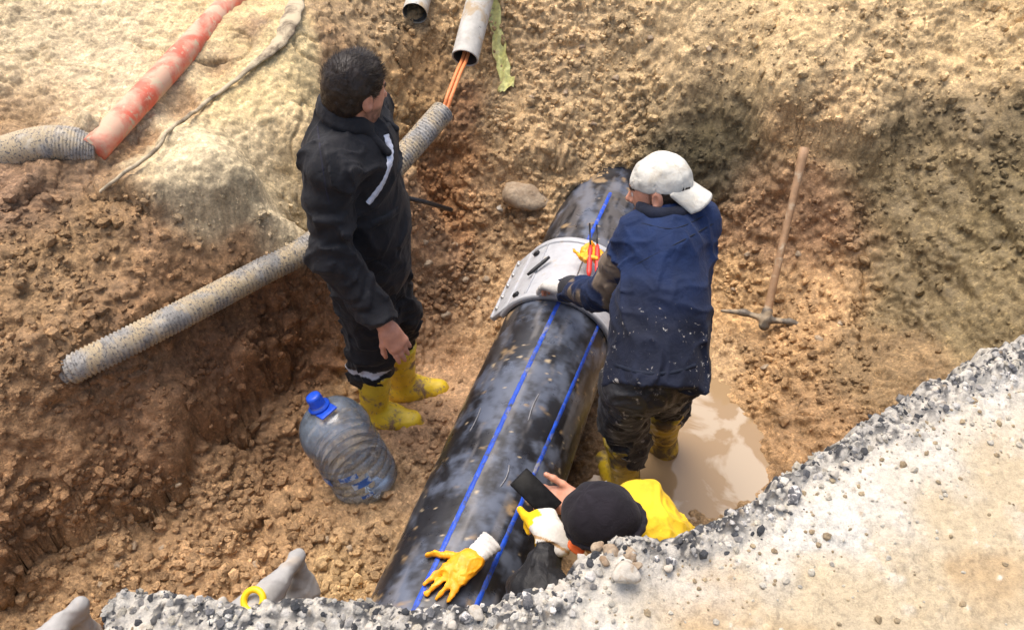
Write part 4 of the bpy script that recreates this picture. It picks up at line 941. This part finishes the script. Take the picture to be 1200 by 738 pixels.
ribbon('seam', jk, [(742, 312), (768, 298), (800, 282), (836, 262)], .006, M_SEAM, jo, off=.001); ribbon('seam', jk, [(752, 262), (790, 268), (828, 252)], .005, M_SEAM, jo, off=.001); ribbon('hem', jk, [(722, 428), (750, 436), (785, 437), (815, 428)], .014, M_SEAM, jo, off=.002)
cl = SDF(); ring(cl, neck + HM @ V(-.0, 0, 0) + V(-.012, .012, .012), V(-.8, .5, 0), V(-.2, .22, 1), .082, .078, .014, .0, .012, 15, a0=.35, a1=2 * math.pi - .35, k=.01)
ring(cl, neck + V(-.018, .018, .042), V(-.8, .5, 0), V(-.2, .22, 1), .080, .075, .012, .0, .012, 15, a0=.35, a1=2 * math.pi - .35, k=.03)
sdf_obj('collar', cl, .005, fabric('collar_navy', (.010, .013, .025), .9), p2)
M_PANTM = fabric('muddy_black_trousers', (.018, .018, .020), .45, mud=[((.30, .28, .26), 26, .60, .66), ((.06, .056, .05), 9, .55, .66)])
tr = SDF(); tr.rc(hipL + V(0, .02, -.04), hipR + V(0, .02, -.04), .098, .098, .06); tr.rc(pel + ax * .1, pel, .10, .11, .06)
for a, b, c, sd in ((hipR, knR, Ra, 41), (hipL, knL, La, 43)):
    tr.rc(a + V(0, .02, -.05), b, .100, .092, .06, wr=(.007, .10, sd)); tr.rc(b, c + V(0, 0, .2), .092, .084, .04, wr=(.012, .055, sd + 1)); tr.rc(c + V(0, 0, .24), c + V(0, 0, .1), .07, .05, .03)
tr.post = folds(10, .007, 441); sdf_obj('trousers', tr, .0062, M_PANTM, p2)
boot('boot', La, knL, V(-.45, .75, 0), M_BOOTM, p2, PUD_Z - .05, .28, 5); boot('boot', Ra, knR, V(-.35, .85, 0), M_BOOTM, p2, PUD_Z - .05, .29, 6)
M_GLOVEW = fabric('white_knit', (.54, .52, .48), .9, mud=[((.50, .43, .34), 30, .6, .72)], weave=700)
s = SDF(); hand_sdf(s, wrL + hml[:, 0] * .02, np.stack([hml[:, 0], -hml[:, 1], hml[:, 2]], 1), (.30, .32, .34, .36), fat=1.22, k=.012, sc_=1.12, thumb=(.7, .7, -.2)); s.rc(wrL - hml[:, 0] * .02, wrL + hml[:, 0] * .03, .036, .034, .015); sdf_obj('glove', s, .0042, M_GLOVEW, p2)
s = SDF(); s.rc(wrL + (elL - wrL) * .1, wrL - hml[:, 0] * .004, .056, .052, .01, cap=1, wr=(.002, .012, 51)); sdf_obj('cuff', s, .005, fabric('cuff_navy', (.03, .03, .035), .9), p2)

# ------------------------------------------------------------------ person crouching with the phone
hc = P(704, 612, .80); HM = frame((-.86, .30, -.52), (-.42, .12, .85))
neck = hc + V(.09, .01, -.13); pel = V(.66, 1.62, .22)
shR, shL = neck + V(.06, .17, -.06), neck + V(.03, -.19, -.08)
wrR = P(684, 590, .60); elR = V(.36, 1.72, .38); wrL = P(650, 630, .62); elL = P(622, 690, .56)
ax = neck - pel; ax /= np.linalg.norm(ax)
p3 = thing('person', 'crouching person in black beanie and yellow vest holding up a phone', 'person', (.6, 1.6, -.08))
s = SDF(); head_sdf(s, hc, HM); s.rc(neck - ax * .06, pel, .05, .08, .05); s.rc(neck - ax * .04, shR, .05, .045, .05); s.rc(neck - ax * .04, shL, .05, .045, .05)
for a, b, c in ((shR, elR, wrR), (shL, elL, wrL)): s.rc(a, b, .042, .036, .03); s.rc(b, c, .036, .027, .02)
PH = P(628, 578, .635)                                            # phone centre
ph_x = P(650, 601, .60) - P(606, 558, .655); ph_x /= np.linalg.norm(ph_x); ph_n = V(.25, -.55, .8); PM = frame(ph_x, ph_n)
hmr = frame(P(650, 583, .60) - wrR, ph_n + V(0, 0, .0)); hmr = np.stack([hmr[:, 0], hmr[:, 1], -hmr[:, 2]], 1)     # palm up under the phone
hmr = np.stack([hmr[:, 0], -hmr[:, 1], hmr[:, 2]], 1)
HB = PH - PM[:, 2] * .040
hm_r = frame(HB - wrR, -PM[:, 2]); hm_r = np.stack([hm_r[:, 0], hm_r[:, 1], hm_r[:, 2]], 1)
hand_sdf(s, wrR + hm_r[:, 0] * .012 - PM[:, 2] * .012, hm_r, (.13, .15, .17, .2), thumb=(.88, .42, -.35), tcurl=.15, sc_=1.05)
hml = frame(P(636, 606, .625) - wrL, V(.35, -.25, .9))
hand_sdf(s, wrL, hml, (1.0, 1.1, 1.1, 1.1), fat=.88, thumb=(.9, .25, .12), tcurl=.05)
kn1, kn2 = V(.36, 1.78, .36), V(.40, 1.40, .36); an1, an2 = V(.55, 1.85, -.04), V(.58, 1.36, -.02)
for a, b, c in ((pel + V(0, .09, 0), kn1, an1), (pel + V(0, -.09, 0), kn2, an2)): s.rc(a, b, .07, .05, .04); s.rc(b, c, .05, .035, .03)
sdf_obj('body', s, .0042, M_SKIN, p3, skin_cols(hc, HM, .9))
T = lambda *a: hc + HM @ V(*a)
M_BEAN = fabric('black_knit', (.012, .010, .014), .9, weave=260, sheen=.05)
s = SDF(); s.el(T(-.014, 0, .03), (.116, .094, .104), HM, .02); s.plane(T(0, 0, -.012), HM @ V(.25, 0, -1), .008)
s.post = lambda p: -.0018 * np.cos(np.arctan2(((p - hc) @ HM)[:, 1], ((p - hc) @ HM)[:, 0] + .014) * 6) - .003 * vnoise(p * 18, 79); bn = sdf_obj('beanie', s, .0042, M_BEAN, p3)
s = SDF(); ring(s, T(-.014, 0, .0), HM[:, 0], HM[:, 2], .112, .092, .010, .0, -.022, 22, k=.006); sdf_obj('beanie_band', s, .0042, M_BEAN, p3)
hb = frame(HM[:, 0], HM[:, 2]); s_ = MB(); s_.box(T(-.02, -.085, .075), (.03, .002, .004), frame(HM @ V(.9, -.1, -.2), HM @ V(0, -1, .8)), .001); s_.build('label_tab', generic('grey_thread', (.5, .48, .45), .8), p3)
M_VEST = fabric('yellow_vest', (.72, .47, .02), .7, mud=[((.45, .33, .10), 18, .66, .74)], sheen=.05)
vt = SDF(); vt.rc(pel, neck - ax * .16, .17, .17, .08, flat=(np.cross(ax, V(0, 1, 0)), .85)); vt.rc(shR + V(.01, -.01, 0), shL + V(.01, 0, 0), .088, .088, .1); vt.rc(neck - ax * .1, neck + ax * .01, .12, .105, .06)
vt.rc(shL, shL + (elL - shL) * .5, .09, .082, .04, wr=(.006, .06, 61)); vt.rc(shR, shR + (elR - shR) * .5, .085, .078, .04)
vt.post = folds(8, .008, 451); sdf_obj('vest', vt, .006, M_VEST, p3)
M_SLV = fabric('black_sleeve', (.010, .010, .011), .5, mud=[((.10, .10, .10), 40, .72, .75)])
s = SDF()
for a, b, c, sd in ((shR, elR, wrR, 63), (shL, elL, wrL, 67)): s.rc(a + (b - a) * .15, b, .058, .06, .05, wr=(.005, .08, sd)); s.rc(b, c + (b - c) * (.06 if sd == 67 else 0), .066, .040 if sd == 67 else .047, .04, cap=1, wr=(.004, .06, sd + 1))
s.post = folds(10, .006, 461); sdf_obj('sleeves', s, .006, M_SLV, p3)
s = SDF(); ring(s, neck + V(.0, 0, .0), V(-.9, .2, 0), V(-.5, .1, .85), .070, .072, .030, .01, -.01, 16, a0=.6, a1=2 * math.pi - .6, k=.03); sdf_obj('collar', s, .005, M_SLV, p3)
s = SDF(); cp = P(676, 641, .70); s.el(cp, (.028, .02, .006), frame(V(.7, -.6, -.2), V(.1, -.3, 1)), .01); s.el(cp + V(-.01, .012, 0), (.02, .014, .006), frame(V(.5, .7, -.1), V(.1, -.3, 1)), .01); sdf_obj('collar_patch', s, .004, generic('orange_patch', (.85, .16, .03), .6), p3)
tr = SDF()
for a, b, c, sd in ((pel + V(0, .09, 0), kn1, an1, 71), (pel + V(0, -.09, 0), kn2, an2, 73)): tr.rc(a, b, .115, .09, .06, wr=(.006, .1, sd)); tr.rc(b, c + V(0, 0, .12), .09, .08, .04, wr=(.008, .06, sd)); tr.rc(c + V(0, 0, .16), c + V(0, 0, .06), .06, .05, .03)
tr.post = folds(9, .007, 471); sdf_obj('trousers', tr, .008, M_PANTM, p3)
boot('boot', an1, kn1, V(-1, .1, 0), M_BOOTM, p3, -.11, .2, 7); boot('boot', an2, kn2, V(-1, 0, 0), M_BOOTM, p3, -.10, .2, 8)
s = SDF(); hand_sdf(s, wrL, hml, (1.0, 1.1, 1.1, 1.1), fat=1.22, k=.016, sc_=1.06, thumb=(.9, .25, .12), tcurl=.05); CD = (elL - wrL) / np.linalg.norm(elL - wrL); s.rc(wrL + hml[:, 0] * .02, wrL + CD * .03, .038, .050, .015, cap=1)
YEL = V(.85, .50, .01); WHT = V(.50, .48, .43)
def glc(v):
    q = (v - wrL) @ hml; m_ = ((q[:, 0] > .075) & (q[:, 1] > .012)) | ((q[:, 1] > .045) & (q[:, 0] > .06)) | (q[:, 2] < -.012); o = np.tile(WHT, (len(v), 1)); o[m_] = YEL
    rim = np.abs((v - wrL) @ CD - .025) < .004; o[rim] = V(.35, .22, .10); return o
sdf_obj('glove', s, .0042, fabric('work_glove', (1, 1, 1), .8, attrc=True, weave=700), p3, glc)
# phone in the bare hand
phone = thing('smartphone', 'black smartphone held in the bare hand of the crouching person', 'phone', tuple(PH))
s_ = MB(); s_.box(PH, (.158, .078, .0085), PM, .004); s_.build('case', generic('phone_case', (.006, .006, .007), .6, .2, 40, spec=.15), phone)
m, nt_, b_ = mat_new('dark_glass'); b_.inputs['Roughness'].default_value = .3; b_.inputs['Specular IOR Level'].default_value = .06
nt_.links.new(ramp(nt_, noise_n(nt_, 40, 3), [(.4, g3(.006)), (.7, g3(.012))]), b_.inputs['Base Color'])
s_ = MB(); s_.box(PH + PM[:, 2] * .0048, (.148, .07, .002), PM, .0008); s_.build('screen', m, phone)

# ------------------------------------------------------------------ gloves and tools lying on the pipe
M_ORANGE = generic('orange_latex', (.86, .36, .012), .5, .2, 40, ((70, .4, .003),), .4)
gp = pipe_pt(-.42, .16)
def lying_glove(name, label, px_w, px_f, z_w, z_f, up, mir, spread, curl, mat):
    w0, f0 = P(*px_w, z_w), P(*px_f, z_f); M = frame(f0 - w0, up); M = np.stack([M[:, 0], M[:, 1] * mir, M[:, 2]], 1)
    t = thing(name, label, 'glove', tuple(w0)); s = SDF(); hand_sdf(s, w0, M, curl, spread=spread, sc_=1.12, fat=1.02, k=.012, thumb=(.55, .82, -.05), tcurl=.12); s.post = folds(26, .003, 481)
    sdf_obj('hand_shell', s, .004, mat, t); s = SDF(); s.rc(w0 - M[:, 0] * .022, w0 - M[:, 0] * .080, .036, .043, .01, cap=1, flat=(M[:, 2], .6), wr=(.003, .014, 83)); sdf_obj('cuff', s, .004, M_GLOVEW, t); return t
lying_glove('work_glove', 'orange coated glove with white cuff lying on the black pipe', (556, 652), (520, 684), .492, .478, V(-.05, -.1, 1), -1, (.14, .04, -.07, -.2), (.06, .04, .04, .08), M_ORANGE)
tools = P(695, 300, .535)
s = SDF(); rg = np.random.default_rng(11)
for k in range(13):
    a = V(*rg.uniform(-.04, .04, 2), abs(rg.normal(0, .008))); b = a + V(*rg.normal(0, .026, 2), rg.normal(.012, .008)); s.rc(tools + a, tools + b, .015, .011, .012)
s.post = folds(30, .005, 491); tag(sdf_obj('work_glove', s, .0042, M_ORANGE, None), 'crumpled orange glove bunched under red-handled tools on the grey clamp', 'glove')
M_RED = generic('red_handle', (.62, .04, .03), .4, .2, 40)
for i, (a, b, c, lab) in enumerate((((690, 324), (692, 288), (691, 262), 'red-handled screwdriver on the clamp, the one farther from the navy jacket'), ((700, 322), (700, 287), (699, 264), 'red-handled screwdriver on the clamp, the one right against the navy jacket'))):
    A_, B_, C_ = P(*a, .535), P(*b, .575), P(*c, .60); t = thing('screwdriver', lab, 'screwdriver', tuple(A_), 'screwdrivers on the clamp')
    s_ = MB(); q = np.linspace(0, 1, 9); s_.tube([A_ + (B_ - A_) * x for x in q], [.006, .011, .012, .0115, .0125, .0125, .0105, .0105, .006], 10); s_.build('handle', M_RED, t)
    s_ = MB(); s_.tube([B_ - (B_ - A_) * .05, C_], .004, 8); s_.build('shaft', M_BLACKPL, t)

# ------------------------------------------------------------------ conduits, cables and loose bits
M_COND = generic('dusty_conduit', (.30, .29, .27), .75, .45, 16, ((150, .6, .004),), dirt=[((.42, .34, .22), 9, .42, .56), ((.12, .115, .11), 95, .53, .60), ((.50, .44, .34), 16, .56, .70)])
M_CONDP = generic('pale_conduit', (.46, .44, .39), .7, .25, 20, ((120, .4, .002),), dirt=[((.38, .29, .18), 13, .50, .64), ((.10, .10, .10), 35, .64, .7)])
path = spline([P(20, 460, .54), P(66, 440, .66), P(112, 419, .70), P(210, 370, .70), P(300, 322, .68), P(372, 282, .69), P(450, 208, .77), P(519, 131, .90)], 900)
dl = np.concatenate([[0], np.cumsum(np.linalg.norm(np.diff(path, axis=0), axis=1))])
cond = thing('corrugated_conduit', 'long dusty grey corrugated conduit running behind the person in black', 'conduit', tuple(path[0]))
s_ = MB(); s_.tube(path, .053 + .0032 * np.sin(dl * 2 * math.pi / .0155), 24, cap=False); s_.build('tube', M_COND, cond)
t_ = path[-1] - path[-4]; t_ /= np.linalg.norm(t_)
s_ = MB(); s_.tube([path[-1] - t_ * .4, path[-1] - t_ * .001], .047, 24, cap=False); s_.build('inner_wall', generic('conduit_inside', (.06, .055, .05), .8), cond)
s_ = MB(); ra = np.linspace(0, 2 * math.pi, 25); u1 = np.cross(t_, V(0, 0, 1)); u1 /= np.linalg.norm(u1); u2 = np.cross(t_, u1)
s_.tube([path[-1] + .050 * (math.cos(a) * u1 + math.sin(a) * u2) for a in ra], .0045, 8, cap=False); s_.build('end_ring', M_COND, cond)
sp0, sp1 = P(545, 68, 1.0), P(566, -14, 1.20)
st = thing('conduit_stub', 'pale smooth conduit stub with orange cables leaving its open end', 'conduit', tuple(sp0))
dd = (sp1 - sp0) / np.linalg.norm(sp1 - sp0); s_ = MB(); s_.tube([sp0 + dd * x for x in np.linspace(0, .7, 20)], .066, 28, cap=False); s_.build('tube', M_CONDP, st)
s_ = MB(); s_.tube([sp0 + dd * x for x in np.linspace(.002, .5, 6)], .059, 28, cap=False); s_.build('inner_wall', generic('stub_inside', (.05, .045, .04), .8), st)
u1 = np.cross(dd, V(0, 0, 1)); u1 /= np.linalg.norm(u1); u2 = np.cross(dd, u1); s_ = MB(); s_.tube([sp0 + .0625 * (math.cos(a) * u1 + math.sin(a) * u2) for a in ra], .004, 8, cap=False); s_.build('end_ring', M_CONDP, st)
M_CABLE = generic('orange_cable', (.72, .24, .08), .5, .2, 40)
for k, o in enumerate((-.010, .010)):
    c = spline([path[-1] - t_ * .2 + u1 * o, path[-1] + u1 * o, P(527, 112, .95) + u1 * o, P(537, 86, .985) + u1 * o, sp0 + dd * .02 + u1 * o, sp0 + dd * .3 + u1 * o], 50)
    s_ = MB(); s_.tube(c, .0085, 10); tag(s_.build('cable', M_CABLE), 'orange cable bridging the gap between the two grey conduits', 'cable', 'orange cables between the conduits')
# second stub, nearly buried
q0 = hit(490, 12); s_ = MB(); e = P(486, 16, q0[2] + .03); dd2 = V(.12, .9, .25); dd2 /= np.linalg.norm(dd2)
bs = thing('conduit_stub', 'dirt-caked open conduit end poking from the bank above the bare-headed person', 'conduit', tuple(e))
s_.tube([e + dd2 * x for x in np.linspace(0, .5, 8)], .062, 22, cap=False); s_.build('tube', M_CONDP, bs)
s_ = MB(); s_.tube([e + dd2 * x for x in np.linspace(.004, .4, 4)], .054, 22, cap=False); s_.build('inner_wall', generic('buried_inside', (.05, .05, .045), .8), bs)
# red and grey pipes on the upper bench
M_REDP = generic('red_conduit', (.62, .13, .075), .55, .2, 14, ((90, .4, .003),), dirt=[((.58, .36, .25), 8, .42, .60), ((.50, .40, .27), 22, .56, .64)])
a, b = hit(120, 176), hit(300, -18); a = a + V(0, 0, .03); b = b + V(0, 0, .04)
rp = []
for t in np.linspace(-.03, 1.15, 40):
    p = a + (b - a) * t; p[2] = a[2] + (b[2] - a[2]) * t; rp.append(p)
s_ = MB(); s_.tube(rp, .053, 28); tag(s_.build('red_pipe', M_REDP), 'dusty red plastic pipe half buried across the pale upper bench', 'pipe')
c = spline([hit(-60, 222) + V(0, 0, .05), hit(0, 197) + V(0, 0, .05), hit(60, 176) + V(0, 0, .03), hit(110, 160) + V(0, 0, -.05)], 260); dl = np.concatenate([[0], np.cumsum(np.linalg.norm(np.diff(c, axis=0), axis=1))])
s_ = MB(); s_.tube(c, .068 + .0015 * np.sin(dl * 2 * math.pi / .011), 26); tag(s_.build('grey_pipe', M_COND), 'dirt-covered grey pipe emerging from dark soil below the red pipe', 'pipe')
# dark root-like cable over the bench
M_ROOT = generic('dusty_bark', (.17, .13, .085), .85, .4, 30, ((90, .5, .006),), dirt=[((.46, .38, .25), 10, .40, .54)])
c = spline([hit(x, y) + V(0, 0, .016 + (.03 if x < 200 else 0)) for x, y in ((118, 240), (150, 216), (186, 189), (200, 158), (235, 132), (270, 105), (300, 82), (328, 62), (345, 40), (354, 14), (356, -12))], 120)
c[:, 2] += .006 * vnoise(c * 20, 5); n_c = len(c); wv_ = np.interp(np.linspace(0, 1, n_c), [0, .35, .55, .68, .82, 1], [.007, .008, .012, .034, .046, .036]); T_ = np.gradient(c, axis=0); T_ /= np.linalg.norm(T_, axis=1)[:, None]
S_ = np.cross(T_, V(0, 0, 1)); S_ /= np.linalg.norm(S_, axis=1)[:, None]; vv = []
for k in range(n_c):
    for a in np.arange(14) * 2 * math.pi / 14: vv.append(c[k] - S_[k] * (wv_[k] - .007) * .8 + S_[k] * wv_[k] * math.cos(a) * (1 + .1 * math.sin(k * .9)) + V(0, 0, 1) * (.007 + .18 * wv_[k]) * math.sin(a) + V(0, 0, .25 * wv_[k]))
I = np.arange(n_c * 14).reshape(n_c, 14); I2 = np.hstack([I, I[:, :1]]); ff = np.stack([I2[:-1, :-1], I2[:-1, 1:], I2[1:, 1:], I2[1:, :-1]], 2).reshape(-1, 4)
tag(obj('root', mesh_np('root', np.array(vv), ff), M_ROOT), 'dusty root widening to a flat pale strip across the pale bench', 'root')
# caution tape
M_TAPE = generic('yellow_tape', (.62, .60, .22), .5, .35, 40, ((60, .5, .004),), dirt=[((.50, .40, .24), 20, .56, .7)])
cp = [(574, -12), (577, 20), (583, 55), (588, 85), (592, 105), (594, 122)]; ce = spline([list(hit(*p)) for p in cp], 60); vv = []
for i in range(60):
    wd = .030 + .006 * math.sin(i * .5) + (.012 if i > 45 else 0) * (i - 45) / 15
    for k in np.linspace(-1, 1, 7):
        p = ce[i] + V(1, .1, 0) * wd * k; j = g_at(p[0], p[1]); p[2] = max(p[2], PT3[j][2]) + .042 + .012 * math.sin(k * 4 + i * .3) + .004 * math.sin(i * 1.3 + k * 2); vv.append(p)
I = np.arange(420).reshape(60, 7); ff = np.stack([I[:-1, :-1], I[:-1, 1:], I[1:, 1:], I[1:, :-1]], 2).reshape(-1, 4)
tag(obj('warning_tape', mesh_np('warning_tape', np.array(vv), ff), M_TAPE), 'crumpled yellow plastic warning tape hanging down the slope', 'tape')
# steel bar behind the standing person
s_ = MB(); a, b = P(468, 230, .62), P(529, 246, .42); s_.tube([a, (a + b) / 2 + V(0, 0, .006), b], .011, 10); tag(s_.build('steel_bar', generic('dark_steel', (.03, .028, .028), .5, .4, 60)), 'short dark steel bar sticking out behind the person in black', 'bar')

# ------------------------------------------------------------------ pickaxe leaning on the bank
hd = P(896, 379, .10); tp = P(943, 173, .78); ax = (tp - hd) / np.linalg.norm(tp - hd)
pick = thing('pickaxe', 'pickaxe with worn wooden handle leaning on the muddy bank', 'pickaxe', tuple(hd))
M_WOOD = generic('worn_wood', (.36, .22, .12), .65, .3, 25, ((80, .4, .003),), dirt=[((.48, .38, .26), 18, .56, .68)])
L = np.linalg.norm(tp - hd); s_ = MB(); q = np.linspace(0, 1, 16)
s_.tube([hd + ax * (L * x) for x in q], [.021 - .004 * math.sin(x * 3.1) + (.002 if x > .9 else 0) for x in q], 12); s_.build('handle', M_WOOD, pick)
M_IRON = generic('rusty_iron', (.13, .11, .085), .6, .4, 40, ((90, .5, .004),), dirt=[((.34, .27, .18), 14, .52, .64)])
s = SDF(); e1, e2 = P(846, 364, .11), P(953, 386, .11); mid_ = hd + ax * .02
s.rc(hd - ax * .008, hd + ax * .06, .026, .025, .01)
for e in (e1, e2):
    m1 = mid_ + (e - mid_) * .5 + ax * .012; s.rc(mid_, m1, .019, .016, .02, flat=(V(0, .6, .8), .8)); s.rc(m1, e, .016, .007, .02)
sdf_obj('head', s, .0045, M_IRON, pick)

# ------------------------------------------------------------------ water bottle
bb = P(433, 566, .0); bb[2] = gz(bb[0], bb[1]) - .01
tl = V(-.36, .10, 1); tl /= np.linalg.norm(tl)
bot = thing('water_bottle', 'large clear plastic water bottle with blue cap on the mud', 'bottle', tuple(bb))
def lathe(prof, seg=64, sq=0):
    M = frame(V(1, 0, 0) - tl * tl[0], tl); vv = []
    for r, z in prof:
        for k in range(seg):
            a = k * 2 * math.pi / seg; vv.append(bb + M @ V(r * math.cos(a), r * math.sin(a), z))
    n = len(prof); f = [[i * seg + k, i * seg + (k + 1) % seg, (i + 1) * seg + (k + 1) % seg, (i + 1) * seg + k] for i in range(n - 1) for k in range(seg)]
    return np.array(vv), np.array(f)
RB_ = .138
prof = [(.004, .012), (.08, .008), (.12, .004), (RB_ - .006, .014)]
for z in np.arange(.03, .27, .004):
    rr = RB_ - .009 * (1 - abs(math.sin(math.pi * (z - .03) / .04)) ** .5) if z < .23 else RB_ - .001; prof.append((rr, z))
for t in np.linspace(0, 1, 16): prof.append((RB_ * math.cos(t * 1.22) ** .8 + .004, .27 + .125 * math.sin(t * 1.45)))
prof += [(.032, .405), (.03, .43)]
prof = [(r, z * 1.08) for r, z in prof]; v, f = lathe(prof); v = v + .0035 * np.stack([fbm(v * 12, 501, 3), fbm(v * 12, 503, 3), fbm(v * 12, 505, 2)], 1)
m = bpy.data.materials.new('clear_plastic'); m.use_nodes = True; nt_ = m.node_tree; nt_.nodes.clear()
out = nt_.nodes.new('ShaderNodeOutputMaterial'); tr_ = nt_.nodes.new('ShaderNodeBsdfTransparent'); tr_.inputs[0].default_value = (.80, .90, .99, 1)
gl = nt_.nodes.new('ShaderNodeBsdfGlossy'); gl.inputs['Roughness'].default_value = .12; df = nt_.nodes.new('ShaderNodeBsdfDiffuse'); df.inputs[0].default_value = (.46, .59, .76, 1)
fr = nt_.nodes.new('ShaderNodeFresnel'); fr.inputs[0].default_value = 1.5; m1 = nt_.nodes.new('ShaderNodeMixShader'); m2 = nt_.nodes.new('ShaderNodeMixShader'); m2.inputs[0].default_value = .24
nt_.links.new(ramp(nt_, noise_n(nt_, 14, 5), [(.35, g3(.10)), (.75, g3(.34))]), m2.inputs[0])
nt_.links.new(fr.outputs[0], m1.inputs[0]); nt_.links.new(tr_.outputs[0], m2.inputs[1]); nt_.links.new(df.outputs[0], m2.inputs[2]); nt_.links.new(m2.outputs[0], m1.inputs[1]); nt_.links.new(gl.outputs[0], m1.inputs[2]); nt_.links.new(m1.outputs[0], out.inputs[0])
bn_ = bump(nt_, noise_n(nt_, 22, 4), .5, .008); nt_.links.new(bn_, gl.inputs['Normal']); nt_.links.new(bn_, fr.inputs['Normal'])
obj('shell', mesh_np('shell', v, f), m, bot)
M_BCAP = generic('blue_cap', (.012, .07, .52), .35, .2, 40)
v, f = lathe([(r * .92, z + .034) for r, z in ((.03, .412), (.046, .412), (.047, .42), (.034, .424), (.032, .428), (.033, .462), (.030, .472), (.02, .475), (.001, .476))], 40); cap_ = obj('cap', mesh_np('cap', v, f), M_BCAP, bot)
Mb = frame(V(1, 0, 0) - tl * tl[0], tl); s_ = MB(); s_.box(bb + Mb @ V(.03, -.03, .442), (.075, .06, .007), Mb @ np.array([[.7, -.7, 0], [.7, .7, 0], [0, 0, 1.]]), .003); s_.build('handle', M_BCAP, bot)
M_LAB = generic('label_print', (.03, .12, .42), .45, .5, 30, dirt=[((.40, .48, .58), 25, .50, .56)])
for a0, a1, z0, z1 in ((-2.55, -2.1, .145, .18), (-1.5, -.95, .112, .145), (-1.75, -1.2, .165, .19), (-1.45, -1.1, .055, .07)):
    A_ = np.linspace(a0, a1, 14); Z_ = np.linspace(z0, z1, 6); vv = [bb + Mb @ V((RB_ + .003) * math.cos(a), (RB_ + .003) * math.sin(a), z) for z in Z_ for a in A_]
    I = np.arange(84).reshape(6, 14); ff = np.stack([I[:-1, :-1], I[:-1, 1:], I[1:, 1:], I[1:, :-1]], 2).reshape(-1, 4); obj('label_patch', mesh_np('label_patch', np.array(vv), ff), M_LAB, bot)
# ------------------------------------------------------------------ smooth grey wedges and the yellow ring
M_WEDGE = generic('pale_grey_stone', (.34, .335, .32), .7, .2, 18, ((90, .3, .002),), dirt=[((.46, .38, .28), 9, .55, .7)])
for (tx, ty), (bx_, by_), lab in (((350, 650), (312, 700), 'smooth pale grey wedge of stone beside the yellow ring'), ((94, 708), (52, 752), 'smooth pale grey wedge of stone past the end of the pale verge')):
    z0 = .34; b0 = P(bx_, by_, z0); t0 = P(tx, ty, z0 + .06); d = t0 - b0; s = SDF()
    s.rc(b0 - d * .6, t0, .075, .016, .03); s.rc(t0, P(tx + 2, ty + 40, .22), .016, .05, .04); s.rc(b0 - d * .6, V(b0[0], b0[1] - .05, 0), .07, .12, .06); s.rc(P(tx + 2, ty + 40, .22), V(b0[0] + .05, b0[1], 0), .05, .1, .06)
    s.post = folds(12, .004, 511); tag(sdf_obj('stone', s, .006, M_WEDGE, None), lab, 'stone')
yr = P(297, 703, .40); a_ = np.linspace(0, 2 * math.pi, 29); M = frame(V(.8, -.3, 0), V(.2, -.6, .75)); s_ = MB(); s_.tube([yr + M @ V(.033 * math.cos(t), .033 * math.sin(t), 0) for t in a_], .011, 12, cap=False)
tag(s_.build('plastic_ring', generic('yellow_plastic', (.85, .55, .01), .4, .1)), 'small yellow plastic ring beside the grey stone wedge', 'ring')
